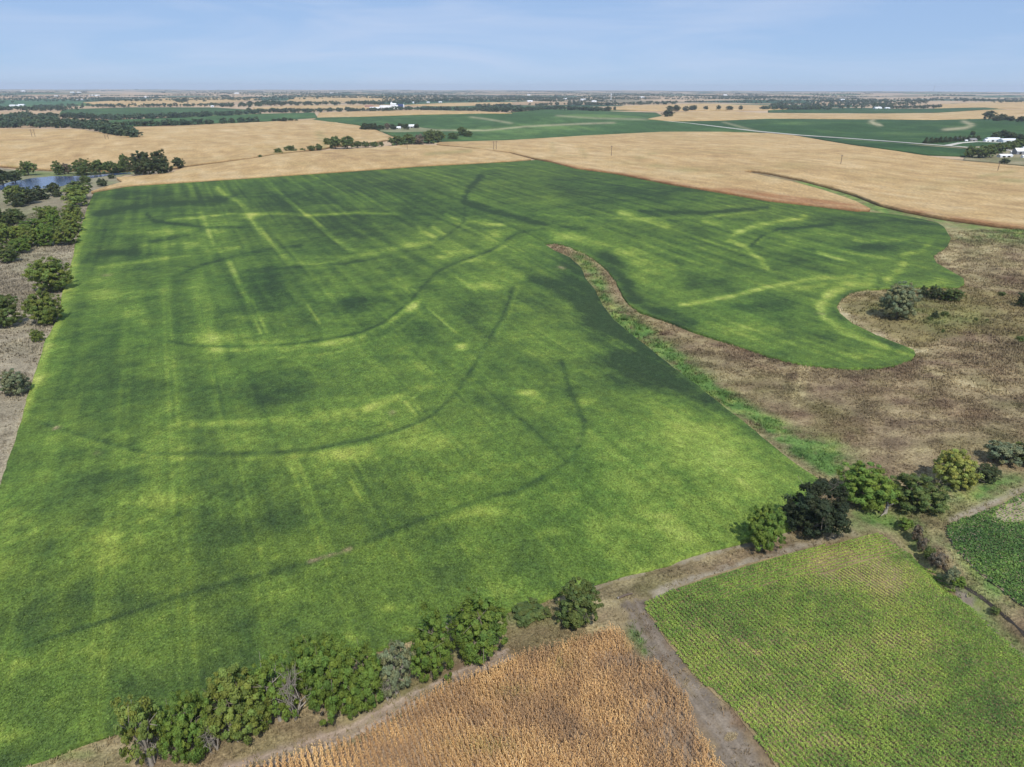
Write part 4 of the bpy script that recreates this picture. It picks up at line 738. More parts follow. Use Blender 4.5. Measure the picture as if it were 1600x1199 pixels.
for n, bb in enumerate([(424, 186, 432, 190), (432, 185, 440, 190), (438, 184, 450, 191), (450, 185, 459, 190), (460, 187, 466, 190)]):
    tree(bb, 'dark', ORD[n] + ' dark tree from the left on top of the tan rise', style='mid', group='trees on the tan rise', hmin=.5)
# farm at the right
for n in range(12):
    x = 1447 + n * 7.4; tree((x - 5, 214.5 - n * .3, x + 6, 225.2 - n * .55), 'cedar', ORD[n] + ' conifer from the left in the farm windbreak', 'conifer_tree', 'cone', group='farm windbreak', hmax=2.0)
for n, bb in enumerate([(1508, 229, 1530, 246), (1524, 228, 1548, 247), (1538, 227, 1558, 246), (1552, 224, 1574, 240), (1568, 221, 1590, 234), (1582, 218, 1606, 230)]):
    tree(bb, 'forest', ORD[n] + ' broad tree from the left in the grove below the white sheds', style='mid', group='grove below the white sheds', hmin=.5)
for n, bb in enumerate([(1548, 207, 1562, 218), (1558, 204, 1576, 217), (1570, 208, 1590, 217), (1586, 211, 1606, 218), (1516, 205, 1524, 212)]):
    tree(bb, 'dark', ORD[n] + ' dark tree behind the white farm sheds' if n < 4 else 'small dark tree alone behind the windbreak', style='mid', group='trees behind the white sheds' if n < 4 else None, hmin=.5)
tree((1563, 248, 1578, 257), 'cedar', 'single dark bush between farm and tan corn', 'shrub', 'mid', 'shrub', hmin=.5)
for n, bb in enumerate([(1536, 174, 1556, 187), (1558, 178, 1572, 188), (1550, 182, 1566, 188), (1570, 182, 1586, 188.5), (1588, 183, 1606, 189)]):
    tree(bb, 'dark', ORD[n] + ' dark tree from the left by the tan strip at the right edge', style='mid', group='trees by the tan strip', hmin=.5)
for n, bb in enumerate([(1040, 166, 1054, 174), (1050, 165, 1064, 174), (1066, 166, 1078, 174), (1076, 165, 1089, 173), (1099, 166, 1107, 172), (1119, 165, 1127, 172), (1134, 166, 1146, 172.5), (1154, 165, 1161, 172), (1190, 166, 1198, 171), (1033, 175, 1054, 180), (958, 167, 963, 173), (946, 167, 954, 174), (1082, 165, 1090, 172)]):
    tree(bb, 'dark', ORD[n] + ' tree counted along the distant row right of centre', style='mid', group='distant row of single trees', hmin=.5)
for n, x in enumerate([178, 184, 196, 205, 213, 222, 225]):
    tree((x - 2, 155.5, x + 2.4, 159), 'dark', ORD[n] + ' small tree from the left in the distant tan field', style='mid', group='line of small trees in the distant tan field', hmin=.5)
tree((284, 153, 293, 159), 'dark', 'dark tree alone at the edge of the distant green patch', style='mid')

# bare grey trees in the hedge
def dead_np(seed):
    rng = np.random.default_rng(seed); main, side = [], []
    def grow(p, d, ln, r, lev):
        q = p + d * ln; (main if lev == 0 else side).append((p, q, r, r * .62))
        if lev >= 4: return
        for _ in range(3 if lev else 4):
            nd = d + rng.normal(size=3) * .62 + np.array([0, 0, .12]); nd /= np.linalg.norm(nd); grow(q if rng.random() < .7 else p + d * ln * .6, nd, ln * (.55 + .3 * rng.random()), r * .55, lev + 1)
    for _ in range(3):
        d = np.array([rng.normal() * .35, rng.normal() * .35, 1.0]); d /= np.linalg.norm(d); grow(np.zeros(3), d, .34, .03, 0)
    return tubes(main, 6), tubes(side, 4)
for n, ((x0, y0, x1, y1), lab) in enumerate([((318, 1106, 362, 1170), 'tangle of bare grey branches low in the bottom hedge'), ((396, 1050, 432, 1122), 'bare grey tree left of the thin green hedge tree'), ((434, 1030, 490, 1124), 'largest bare grey tree in the bottom hedge'), ((690, 956, 724, 996), 'bent bare grey limbs beside the rounded green tree'), ((222, 1130, 262, 1190), 'grey dead limbs at the left end of the hedge'), ((352, 1100, 392, 1158), 'pale bare limbs in front of the broad olive hedge tree'), ((590, 1040, 622, 1094), 'bare grey limbs in front of the grey green hedge tree')]):
    g = hit([(x0 + x1) / 2], [y1 + 2])[0]; dep = float((g - CAM) @ FW); H = (y1 - y0) * dep / FPX * 1.3; W = (x1 - x0) * dep / FPX
    a, b = dead_np(60 + n); r_ = empty('dead_tree', tuple(g), n * 1.3, lab, 'tree', 'bare trees in the hedge')
    for nm, q in (('trunk', a), ('branches', b)):
        o = add(nm, mesh_np(nm, q[0] * np.array([W * 1.1, W * 1.1, H]), q[1], M_DEADWOOD), r_)

# ------------------------------------------------------------------ far woods: belts that read as one mass
TPL = []
for i in range(6):
    lb = round_lobes(40 + i, 4); rng = np.random.default_rng(50 + i)
    v = crown_np(70 + i, lb, 20, 6, .15, .1, .0); TPL.append(v)
def wood(trees, name, label, colr=(0.9, 1.15), base=A(84, 104, 76)):
    """trees: array of x, y, height, width"""
    V, F, C, k = [], [], [], 0; rng = np.random.default_rng(len(trees))
    z = height(trees[:, 0], trees[:, 1])
    for i, t in enumerate(trees):
        v, f, c = TPL[i % 6]; a = rng.random() * 6.28; ca, sa = math.cos(a), math.sin(a)
        w = np.stack([(v[:, 0] * ca - v[:, 1] * sa) * t[3] + t[0], (v[:, 0] * sa + v[:, 1] * ca) * t[3] + t[1], v[:, 2] * t[2] + z[i] - .3], 1)
        V.append(w); F.append(f + k); k += len(v); C.append(c * base * rng.uniform(*colr) * np.array([rng.uniform(.88, 1.15), 1, rng.uniform(.85, 1.1)]))
    return tag(add(name, mesh_np(name, np.concatenate(V), np.concatenate(F), M_WOOD_LEAF, np.concatenate(C))), label, 'woodland', kind='stuff')
def belt(pts, n, thick, hm=(9, 15), seed=0):
    rng = np.random.default_rng(seed); w = hit([p[0] for p in dense(pts, 6, False)], [p[1] for p in dense(pts, 6, False)])[:, :2]
    i = rng.random(n) * (len(w) - 1); a = np.floor(i).astype(int); f = (i - a)[:, None]; p = w[a] * (1 - f) + w[np.minimum(a + 1, len(w) - 1)] * f
    p = p + rng.normal(size=(n, 2)) * thick * .5; h = rng.uniform(*hm, n)
    return np.concatenate([p, h[:, None], (h * rng.uniform(1.1, 1.9, n))[:, None]], 1)
def area(poly, n, hm=(9, 15), seed=0):
    rng = np.random.default_rng(seed); P = np.array(poly); out = []
    while len(out) < n:
        x = rng.uniform(P[:, 0].min(), P[:, 0].max()); y = rng.uniform(P[:, 1].min(), P[:, 1].max())
        if inside(np.array([x]), np.array([y]), poly)[0]: out.append((x, y))
    g = hit([o[0] for o in out], [o[1] for o in out])[:, :2]; h = rng.uniform(*hm, n)
    return np.concatenate([g, h[:, None], (h * rng.uniform(1.1, 1.9, n))[:, None]], 1)
wood(np.concatenate([area([(-60, 186), (0, 186), (40, 181), (70, 184), (95, 192), (130, 194), (128, 201), (60, 200), (-60, 200)], 330, seed=1), area([(128, 196), (150, 195), (180, 202), (216, 213), (218, 217), (190, 216), (160, 209), (128, 201)], 90, seed=2)]), 'woodland', 'dark creek woods above the left tan field with a tongue to the right')
wood(belt([(35, 185), (110, 184), (180, 187), (250, 185), (320, 182), (400, 178.5)], 220, 40, seed=3), 'woodland', 'long dark tree belt between two green fields at left')
wood(belt([(180, 197.5), (240, 197), (300, 195), (400, 191.5)], 70, 12, (7, 13), seed=4), 'woodland', 'broken tree line along the top of the left tan field')
wood(np.concatenate([belt([(-40, 173), (40, 172), (95, 173)], 90, 60, seed=5), belt([(60, 168), (105, 170)], 40, 60, seed=55)]), 'woodland', 'dark tree belt at far left above a pale strip')
wood(belt([(110, 166.5), (160, 167), (240, 167), (330, 166), (400, 167)], 140, 60, seed=6), 'woodland', 'far tree belt below the distant tan field at left')
wood(belt([(400, 175.5), (485, 175.8), (520, 174), (600, 174.5), (640, 172)], 150, 30, seed=7), 'woodland', 'tree belt in front of the white works buildings')
wood(np.concatenate([belt([(395, 163), (450, 164)], 60, 90, (10, 17), seed=8), belt([(460, 164.5), (530, 163), (640, 162)], 120, 80, seed=9)]), 'woodland', 'dark groves above the distant tan field at centre left')
wood(np.concatenate([belt([(640, 173), (700, 172.5), (745, 174), (800, 175.5)], 110, 30, seed=10), area([(742, 166), (800, 166), (830, 172), (800, 176), (745, 173)], 110, seed=11), belt([(800, 175.5), (850, 171.5)], 40, 30, seed=12)]), 'woodland', 'dark woods right of the works buildings')
wood(np.concatenate([belt([(835, 166), (880, 164), (950, 164.5), (1050, 162.5)], 150, 50, seed=13), belt([(840, 171), (900, 172), (945, 174)], 110, 30, seed=14)]), 'woodland', 'two dark tree belts at centre below the water tower')
wood(np.concatenate([area([(1205, 162), (1260, 158), (1320, 156), (1410, 157), (1460, 160), (1430, 165), (1380, 170), (1300, 171), (1205, 172)], 420, seed=15), belt([(1190, 171.5), (1290, 171.5)], 70, 30, seed=16)]), 'woodland', 'wide dark woods around the distant town at right')
wood(np.concatenate([belt([(1395, 170), (1470, 168.5)], 45, 40, seed=17), belt([(1420, 157), (1480, 154), (1560, 158)], 70, 120, seed=18), belt([(1520, 159), (1600, 155), (1660, 154)], 90, 90, seed=19)]), 'woodland', 'scattered dark trees in the far tan fields at right')
wood(np.concatenate([belt([(620, 160), (720, 158), (800, 159)], 140, 120, seed=20), belt([(800, 155), (900, 156), (1010, 155)], 160, 160, seed=21), belt([(540, 153), (620, 155), (660, 156)], 60, 60, seed=23)]), 'woodland', 'blue hazy tree belts beyond the thin tan strip')
wood(np.concatenate([belt([(1000, 160.5), (1100, 160), (1190, 162)], 70, 30, (6, 12), seed=22), belt([(1060, 153), (1150, 153.5)], 50, 120, seed=24)]), 'woodland', 'low hedgerow behind the distant tan field right of centre')
rng = np.random.default_rng(99); far = []
for _ in range(300):                                       # hedges and groves on the field grid out to the horizon
    r = math.exp(rng.uniform(math.log(4600), math.log(23000))); a = rng.uniform(-.72, .72); c = np.array([r * math.sin(a), r * math.cos(a)])
    d = (EV if rng.random() < .7 else NV); ln = rng.uniform(250, 1500) if rng.random() < .75 else 140; n = int(10 + ln / 16)
    q = c + d * rng.uniform(-.5, .5, (n, 1)) * ln + rng.normal(size=(n, 2)) * (12 if ln > 200 else 50); h = rng.uniform(6, 12, n) if ln > 200 else rng.uniform(8, 14, n)
    far.append(np.concatenate([q, h[:, None], (h * rng.uniform(1.0, 1.9, n))[:, None]], 1))
wood(np.concatenate(far), 'woodland', 'countless hedges and groves fading to blue at the horizon')

# ------------------------------------------------------------------ near crops built plant by plant
SOY2_PX = [(1007, 942), (1075, 910), (1169, 878), (1262, 857), (1356, 835), (1375, 834), (1397, 850), (1444, 881), (1491, 925), (1562, 992), (1600, 1026), (1700, 1115), (1820, 1230), (1880, 1300), (1300, 1300), (1262, 1262), (1210, 1191), (1176, 1146), (1142, 1105), (1082, 1049), (1037, 992), (1010, 955)]
SOY3_PX = [(1481, 820), (1544, 797), (1600, 772), (1680, 735), (1760, 760), (1760, 1080), (1680, 1010), (1600, 946), (1537, 900), (1494, 856), (1482, 838)]
CORN_PX = [(956, 975), (890, 997), (831, 1012), (750, 1044), (675, 1075), (634, 1097), (581, 1131), (550, 1150), (478, 1168), (369, 1200), (200, 1262), (200, 1330), (1215, 1330), (1180, 1270), (1131, 1195), (1097, 1142), (1064, 1071), (1028, 1025), (1000, 1030), (972, 981)]
W_SOY2 = px_poly(SOY2_PX, 0.4, 10, .35); W_SOY3 = px_poly(SOY3_PX, 0.4, 10, .35); W_CORN = px_poly(CORN_PX, 2.0, 10, .4)
def paint_bed(c1, c2, seed): return paint_dirt(c1, c2, seed)
build_sheet('soybean_field', W_SOY2, 0.14, [(130, .6), (400, 1.2)], paint_bed(A(132, 118, 84), A(178, 156, 118), 401), M_DIRT, 0, rel_past, 'yellowing soybean field with visible rows at lower right', 'soybean field')
build_sheet('soybean_field', W_SOY3, 0.14, [(130, .6), (400, 1.2)], paint_bed(A(150, 136, 108), A(204, 188, 160), 405), M_DIRT, 0, rel_past, 'dark green soybean field across the creek at right edge', 'soybean field')
build_sheet('corn_field', W_CORN, 0.12, [(130, .6), (400, 1.2)], paint_bed(A(140, 120, 98), A(188, 166, 140), 409), M_DIRT, 0, rel_past, 'ripe golden brown corn field at the bottom', 'corn field')

SP2 = [('e', 1310, 885, 60, 26, .95), ('e', 1385, 915, 32, 36, 1.1), ('e', 1330, 905, 60, 14, .4), ('e', 1345, 890, 80, 36, .35), ('e', 1392, 1000, 26, 14, .6), ('e', 1365, 1080, 40, 40, .5), ('e', 1235, 1120, 36, 30, .55), ('e', 1300, 1160, 40, 16, .5), ('e', 1450, 1010, 40, 30, .35), ('e', 1290, 1040, 60, 40, .3), ('e', 1420, 1090, 40, 30, .35), ('e', 1185, 1022, 8, 4, 1.0), ([(1150, 1003), (1190, 1027)], 2.5, .6), ('e', 1325, 893, 16, 4, .6), ('e', 1160, 1110, 30, 20, .3), ('e', 1230, 1180, 40, 20, .3)]
DK2 = [('e', 1555, 1110, 55, 75, .6), ('e', 1500, 1040, 30, 30, .4), ('e', 1410, 872, 24, 12, .5), ('e', 1140, 960, 60, 22, .3), ('e', 1170, 1000, 30, 14, .3), ('e', 1240, 1000, 60, 30, .2), ('e', 1440, 1175, 30, 20, .35), ([(1384, 840), (1450, 890), (1500, 935)], 8, .35), ([(1060, 925), (1180, 885)], 8, .3)]
def soy_rows(name, poly, seed, sparse_m, dark_m, base_t, label, ramp_s, head=0.0, dens=26, size=.13, spars0=0.0):
    """leaf by leaf along drilled rows 0.76 m apart"""
    P = np.array(poly); rng = np.random.default_rng(seed); V, C, k = [], [], 0
    for axis in ((0, 1) if head else (0,)):
        D, E = (NV, EV) if axis == 0 else (EV, NV)                    # rows run along D, spaced along E
        pu = P @ E; pv = P @ D; nr = int((pu.max() - pu.min()) / .76); ln = pv.max() - pv.min(); n = int(nr * ln * dens)
        row = rng.integers(0, nr, n); vv = pv.min() + rng.random(n) * ln; uu = pu.min() + row * .76
        X = uu * E[0] + vv * D[0]; Y = uu * E[1] + vv * D[1]; z = np.full(n, .3); px, py = project(X, Y, z)
        m = (px > -30) & (px < 1760) & (py < 1300) & inside(X, Y, poly); X, Y = X[m], Y[m]
        if head:
            de, _, _ = seg_dist(X, Y, HEAD_EDGE); m = (de > head) if axis == 0 else (de <= head); X, Y = X[m], Y[m]
        z = height(X, Y) + .12 + rel_past(X, Y); px, py = project(X, Y, z); n = len(X)
        sp = np.clip(spars0 + .10 + strokes(px, py, sparse_m) + .8 * fbm(X, Y, 14, 3, seed), 0, 1); dk = strokes(px, py, dark_m)
        m = rng.random(n) > .62 * sp + .22 * (sp > .93) * (spars0 < 0); X, Y, z, px, py, sp, dk = X[m], Y[m], z[m], px[m], py[m], sp[m], dk[m]; n = len(X)
        t = base_t + .45 * fbm(X, Y, 9, 4, seed + 1) + .5 * fbm(X, Y, 1.6, 3, seed + 2) - .5 * dk + .35 * sp + .10 * rng.normal(size=n)
        o = rng.normal(size=n) * (.19 - .10 * sp); hz = (.58 - .26 * sp) * (1 - (o / .55) ** 2).clip(.15, 1) * (.55 + .5 * rng.random(n))
        Cc = np.stack([X + E[0] * o, Y + E[1] * o, z + hz], 1); N = rng.normal(size=(n, 3)) * .55 + np.array([0, 0, 1.0]) + np.stack([E[0] * o, E[1] * o, 0 * o], 1) * 2.5
        v_, _ = leaf_quads(Cc, N, size, rng, .75); V.append(v_); C.append(np.repeat(ramp(t, ramp_s) * (1 + .12 * rng.normal(size=(n, 1))).clip(.6, 1.5), 4, 0))
    V = np.concatenate(V); C = np.concatenate(C)
    tag(add(name, mesh_np(name, V, np.arange(len(V)).reshape(-1, 4), M_WOOD_LEAF, C)), label, 'soybeans', kind='stuff')
HEAD_EDGE = px_poly([(1100, 902), (1169, 878), (1262, 857), (1356, 835), (1372, 834)], .4, 10)[:-14]
SR2 = [(0, A(90, 124, 58)), (.35, A(132, 164, 70)), (.6, A(168, 190, 82)), (.85, A(198, 198, 102)), (1.15, A(204, 180, 116))]
SR3 = [(0, A(66, 96, 54)), (.4, A(102, 136, 66)), (.75, A(142, 170, 78)), (1.1, A(182, 192, 98))]
soy_rows('soybean_rows', W_SOY2, 431, SP2, DK2, .42, 'rows of yellow green soybean plants at lower right', SR2, head=6.5, dens=70, size=.105)
soy_rows('soybean_rows', W_SOY3, 441, [('e', 1588, 802, 34, 15, 2.4), ('e', 1630, 790, 40, 18, 2.0)], [('e', 1520, 830, 40, 20, .3)], .34, 'rows of dark green soybean plants across the creek', SR3, dens=30, size=.20, spars0=-.25)

def canopy_leaves():
    """single leaves on top of the near soybean canopy"""
    rng = np.random.default_rng(90); n = 420000; x = rng.uniform(-125, 95, n); y = rng.uniform(40, 165, n); r = np.hypot(x, y)
    px, py = project(x, y, height(x, y) + .9); m = (px > -60) & (px < 1330) & (py < 1270) & (rng.random(n) < 1 - sstep(105, 165, r)) & inside(px, py, SOY_PX)
    x, y = x[m], y[m]; m = inside(x, y, W_SOY); x, y = x[m], y[m]; n = len(x); z = height(x, y) + .85 + rel_soy(x, y); px, py = project(x, y, z)
    c = paint_soy(x, y, px, py) * 1.12 * (1 + .16 * rng.normal(size=(n, 1))).clip(.55, 1.6)
    v_, f_ = leaf_quads(np.stack([x, y, z + .02 + .12 * rng.random(n)], 1), rng.normal(size=(n, 3)) * .5 + np.array([0, 0, 1.0]), .15, rng, .75)
    tag(add('soybean_leaves', mesh_np('soybean_leaves', v_, f_, M_WOOD_LEAF, np.repeat(c, 4, 0))), 'leafy top of the soybean canopy nearest the hedge', 'soybeans', kind='stuff')
canopy_leaves()

def corn_plants():
    P = np.array(W_CORN); rng = np.random.default_rng(77); pu = P @ EV; pv = P @ NV
    RU, RV = np.meshgrid(np.arange(pu.min(), pu.max(), .76), np.arange(pv.min(), pv.max(), .17), indexing='ij')
    u = RU.ravel() + rng.normal(size=RU.size) * .03; v = RV.ravel() + rng.normal(size=RU.size) * .06
    x = u * EV[0] + v * NV[0]; y = u * EV[1] + v * NV[1]; m = inside(x, y, W_CORN); x, y = x[m], y[m]
    z = height(x, y) + .1; px, py = project(x, y, z + 2)
    m = (px > -260) & (px < 1330) & (py < 1330); x, y, z, px, py = x[m], y[m], z[m], px[m], py[m]
    sp = np.clip(strokes(px, py, [('e', 965, 1020, 34, 16, .9), ('e', 1010, 1060, 40, 26, .6), ('e', 1060, 1150, 45, 50, .75), ('e', 1030, 1110, 40, 40, .55), ('e', 800, 1050, 30, 8, .4)]) + .5 * fbm(x, y, 12, 3, 78), 0, 1)
    keep = rng.random(len(x)) > .12 + .55 * sp; x, y, z, px, py, sp = x[keep], y[keep], z[keep], px[keep], py[keep], sp[keep]
    n = len(x); h = (2.25 - .7 * sp) * (1 + .1 * rng.normal(size=n)); B = np.stack([x, y, z], 1)
    t = .5 + .6 * fbm(x, y, 10, 4, 79) + .5 * fbm(x, y, 2.5, 3, 80) + .08 * rng.normal(size=n) - .35 * sp
    c = ramp(t, [(0, A(124, 102, 82)), (.35, A(172, 138, 98)), (.6, A(206, 168, 114)), (.85, A(224, 192, 138)), (1.1, A(234, 212, 170))]) * np.array([1.70, 1.70, 1.70])
    gr = np.clip(strokes(px, py, [('e', 880, 1030, 24, 14, .5), ('e', 1000, 1000, 20, 10, .5), ('e', 760, 1160, 60, 16, .5), ('e', 800, 1075, 30, 10, .5)]) * (rng.random(n) < .5), 0, .8); c = mixc(c, A(170, 172, 92), gr)
    V, F, C, k = [], [], [], 0
    a0 = rng.random(n) * 6.28; lean = rng.normal(size=(n, 2)) * .12
    def top(f): return B + np.stack([lean[:, 0] * f, lean[:, 1] * f, h * f], 1)
    s = np.stack([np.cos(a0), np.sin(a0), 0 * a0], 1) * .035
    V.append(np.stack([top(0) - s, top(0) + s, top(1) + s * .4, top(1) - s * .4], 1).reshape(-1, 3)); F.append(np.arange(4 * n).reshape(-1, 4)); C.append(np.repeat(c * .8, 4, 0)); k = 4 * n
    for j in range(7):
        f = .25 + .72 * j / 6 + rng.normal(size=n) * .04; a = math.pi / 2 - ROWA + (j % 2) * math.pi + rng.normal(size=n) * .75; ln = (.44 - .24 * abs(j / 6 - .5)) * (1 + .25 * rng.normal(size=n)).clip(.4, 1.6)
        d = np.stack([np.cos(a), np.sin(a), 0 * a], 1); w = np.stack([-np.sin(a), np.cos(a), 0 * a], 1) * .045
        p0 = top(f.clip(.1, 1)); p1 = p0 + d * (ln * .5)[:, None] + np.array([0, 0, .12]); p2 = p0 + d * (ln * .85)[:, None] - np.stack([0 * a, 0 * a, ln * .55], 1)
        V.append(np.stack([p0 - w * .7, p0 + w * .7, p1 + w, p1 - w, p2 + w * .3, p2 - w * .3], 1).reshape(-1, 3)); b = k + 6 * np.arange(n)
        F.append(np.concatenate([np.stack([b, b + 1, b + 2, b + 3], 1), np.stack([b + 3, b + 2, b + 4, b + 5], 1)])); C.append(np.repeat(c * (1 + .09 * rng.normal(size=(n, 1))).clip(.5, 1.5), 6, 0)); k += 6 * n
    tag(add('corn_plants', mesh_np('corn_plants', np.concatenate(V), np.concatenate(F), M_STALK, np.concatenate(C))), 'dry golden brown corn plants standing in rows at the bottom', 'corn', kind='stuff')
corn_plants()

def tufts(left=False):
    rng = np.random.default_rng(88); n = 480000; poly_, paint_, rel_ = (PASTL_PX, paint_left, rel_left) if left else (PAST_PX, paint_pasture, rel_past); x = np.concatenate([rng.uniform(-75, 215, n // 2), rng.uniform(20, 330, n // 2)]); y = np.concatenate([rng.uniform(45, 235, n // 2), rng.uniform(150, 430, n // 2)])
    if left: n = 260000; x = rng.uniform(-330, -50, n); y = rng.uniform(120, 520, n)
    z = height(x, y); px, py = project(x, y, z); m = (px > -40) & (px < 1650) & (py < 1260) & (rng.random(n) < sstep(.30, .75, .5 + fbm(x, y, 6, 3, 89)) * .9 + .08)
    x, y, z, px, py = x[m], y[m], z[m], px[m], py[m]
    m = inside(px, py, poly_) & ~inside(px, py, SOY_PX) & ~inside(x, y, W_SOY2) & ~inside(x, y, W_SOY3) & ~inside(x, y, W_CORN)
    x, y, z, px, py = x[m], y[m], z[m], px[m], py[m]; n = len(x)
    z = z + rel_(x, y); c = paint_(x, y, px, py) * (1.18 + .2 * rng.normal(size=(n, 1))).clip(.6, 1.6)
    big = 1 + .9 * sstep(170, 300, np.hypot(x, y)); hh = (.22 + .4 * rng.random(n) ** 2) * big * (1 + .8 * np.clip(strokes(px, py, GREENM), 0, 1)); B = np.stack([x, y, z - .03], 1); V, F, C, k = [], [], [], 0
    for j in range(4):
        a = rng.random(n) * 6.28; d = np.stack([np.cos(a), np.sin(a), 0 * a], 1); w = np.stack([-np.sin(a), np.cos(a), 0 * a], 1) * ((.05 + .07 * rng.random(n)) * big)[:, None]; o = rng.normal(size=(n, 3)) * np.array([.14, .14, 0])
        tip = B + o + d * (hh * .7)[:, None] + np.stack([0 * a, 0 * a, hh], 1)
        V.append(np.stack([B + o - w, B + o + w, tip], 1).reshape(-1, 3)); F.append(k + np.arange(3 * n).reshape(-1, 3)); k += 3 * n; C.append(np.repeat(c, 3, 0))
    tag(add('dry_grass', mesh_np('dry_grass', np.concatenate(V), np.concatenate(F), M_STALK, np.concatenate(C))), 'tufts of short grazed grass in the left pasture' if left else 'tufts of dry grass and weeds in the right field margins', 'grass', kind='stuff')
tufts(); tufts(True)

# ------------------------------------------------------------------ buildings
def box_np(x0, x1, y0, y1, z0, z1):
    V = np.array([(x0, y0, z0), (x1, y0, z0), (x1, y1, z0), (x0, y1, z0), (x0, y0, z1), (x1, y0, z1), (x1, y1, z1), (x0, y1, z1)], float)
    return V, np.array([(0, 3, 2, 1), (4, 5, 6, 7), (0, 1, 5, 4), (1, 2, 6, 5), (2, 3, 7, 6), (3, 0, 4, 7)])
def part(name, vf, mat, parent): return add(name, mesh_np(name, vf[0], vf[1], mat), parent)
def building(px, py, Lb, Wb, Hw, Hr, yaw, wall, roof, label, name='farm_shed', cat='shed', group=None, doors=1, windows=0, base=None):
    g = hit([px], [py])[0] if base is None else np.array(base); r = empty(name, (g[0], g[1], g[2]), yaw, label, cat, group); a, b = Lb / 2, Wb / 2; z0 = -.6
    V = np.array([(-a, -b, z0), (a, -b, z0), (a, b, z0), (-a, b, z0), (-a, -b, Hw), (a, -b, Hw), (a, b, Hw), (-a, b, Hw), (-a, 0, Hw + Hr), (a, 0, Hw + Hr)], float)
    F = np.array([(0, 1, 5, 4), (2, 3, 7, 6), (1, 2, 6, 5), (3, 0, 4, 7), (5, 6, 9, 9), (7, 4, 8, 8)])
    me = bpy.data.meshes.new('wall'); me.from_pydata([tuple(v) for v in V], [], [tuple(dict.fromkeys(int(i) for i in f)) for f in F]); me.materials.append(wall); add('wall', me, r)
    e, t = .45, .16; sl_ = Hr / b; RV, RF = [], []
    for sgn in (-1, 1):
        k = len(RV); lo = Hw - e * sl_
        for dz in (.02, .02 + t):
            RV += [(-a - e, sgn * (b + e), lo + dz), (a + e, sgn * (b + e), lo + dz), (a + e, 0, Hw + Hr + dz), (-a - e, 0, Hw + Hr + dz)]
        RF += [tuple(k + i for i in f) for f in ((0, 1, 2, 3), (4, 5, 6, 7), (0, 1, 5, 4), (1, 2, 6, 5), (3, 0, 4, 7))]
    part('roof', (np.array(RV), np.array(RF)), roof, r)
    for d in range(doors):
        x = (d - (doors - 1) / 2) * Lb / max(doors, 1) * .8; w = min(1.9, Lb * .14); part('door', box_np(x - w, x + w, -b - .06, -b - .003, 0, min(Hw * .8, 3.6)), M_DARK if wall is not M_DARK else M_WHITE, r)
    for d in range(windows):
        x = -a + (d + .5) * Lb / windows
        if abs(x) < Lb * .12 and doors: continue
        wdw = part('window', box_np(x - .6, x + .6, -b - .05, -b - .003, Hw * .42, Hw * .78), M_DARK, r); part('frame', box_np(x - .75, x + .75, -b - .04, -b - .002, Hw * .42 - .25, Hw * .42), M_WHITE, wdw)
    return r
def silo(px, py, rad, H, label, group=None, mat=None):
    g = hit([px], [py])[0]; r = empty('silo', (g[0], g[1], g[2]), 0, label, 'silo', group); n = 20
    c = np.array([(math.cos(6.2832 * i / n), math.sin(6.2832 * i / n)) for i in range(n)])
    def lathe(pr):
        V = np.concatenate([np.concatenate([c * q, np.full((n, 1), z)], 1) for q, z in pr]); F = [(j * n + i, j * n + (i + 1) % n, (j + 1) * n + (i + 1) % n, (j + 1) * n + i) for j in range(len(pr) - 1) for i in range(n)]
        return V, np.array(F)
    part('bin_wall', lathe([(rad, -.5), (rad, H * .33), (rad * 1.01, H * .335), (rad, H * .34), (rad, H * .66), (rad * 1.01, H * .665), (rad, H * .67), (rad, H)]), mat or M_WHITE, r)
    part('roof', lathe([(rad * 1.04, H - .05), (rad * .12, H + rad * .5), (rad * .1, H + rad * .5 + .8), (.01, H + rad * .5 + .9)]), M_ROOFW, r)
YA = math.radians(25)
FG = 'white farm at the right'
building(1550, 222, 22, 13, 4.2, 2.6, .12, M_WHITE, M_ROOFW, 'white metal barn with tall walls behind the grove', 'barn', 'barn', FG, 2)
building(1541, 222.5, 8, 7, 3.2, 1.6, .12, M_WHITE, M_ROOFW, 'small white shed at the left end of the white barn', group=FG)
building(1573.5, 223, 25, 13, 3.8, 2.4, .12, M_WHITE, M_ROOFW, 'long white metal barn right of the other white barn', 'barn', 'barn', FG, 2)
building(1569.5, 246, 16.5, 6.5, 2.4, 1.4, .1, M_WHITE, M_ROOFW, 'long low white shed beside the single bush', group=FG, doors=2)
building(1590, 241.5, 10.5, 9, 4.4, 3.4, .1, M_GREYW, M_ROOFW, 'grey walled shed with a white gable roof at the right edge', 'barn', 'barn', FG, 1)
building(1602, 240, 11, 9, 5.0, 3.2, .1, M_WHITE, M_ROOFW, 'white building cut by the right edge', 'barn', 'barn', FG, 1)
building(1580.5, 240.5, 3.4, 3, 2.3, 1.0, .1, M_WHITE, M_ROOFW, 'tiny white hut left of the grey walled shed', group=FG)
building(1600, 247, 6, 4, 2.2, 1.2, .1, M_WHITE, M_ROOFW, 'small white shed below the grey walled shed', group=FG)
building(1500, 220.5, 12, 8, 3.0, 2.6, .15, M_GREYW, M_GREYR, 'dark roofed farmhouse among the windbreak conifers', 'house', 'house', FG, 1, 4)
building(1519, 221.5, 11, 8, 2.8, 2.2, .1, M_TAN, M_GREYR, 'pale house at the right end of the windbreak', 'house', 'house', FG, 1, 4)
building(1509, 222, 4, 3, 2.2, 1.0, .1, M_WHITE, M_ROOFW, 'tiny pale shed between the two farm houses', group=FG)
SG = 'small central farmstead'
building(621, 202, 14, 9, 3.0, 2.2, .1, M_WHITE, M_ROOFW, 'low white house left of the barn at the central farmstead', 'house', 'house', SG, 1, 4)
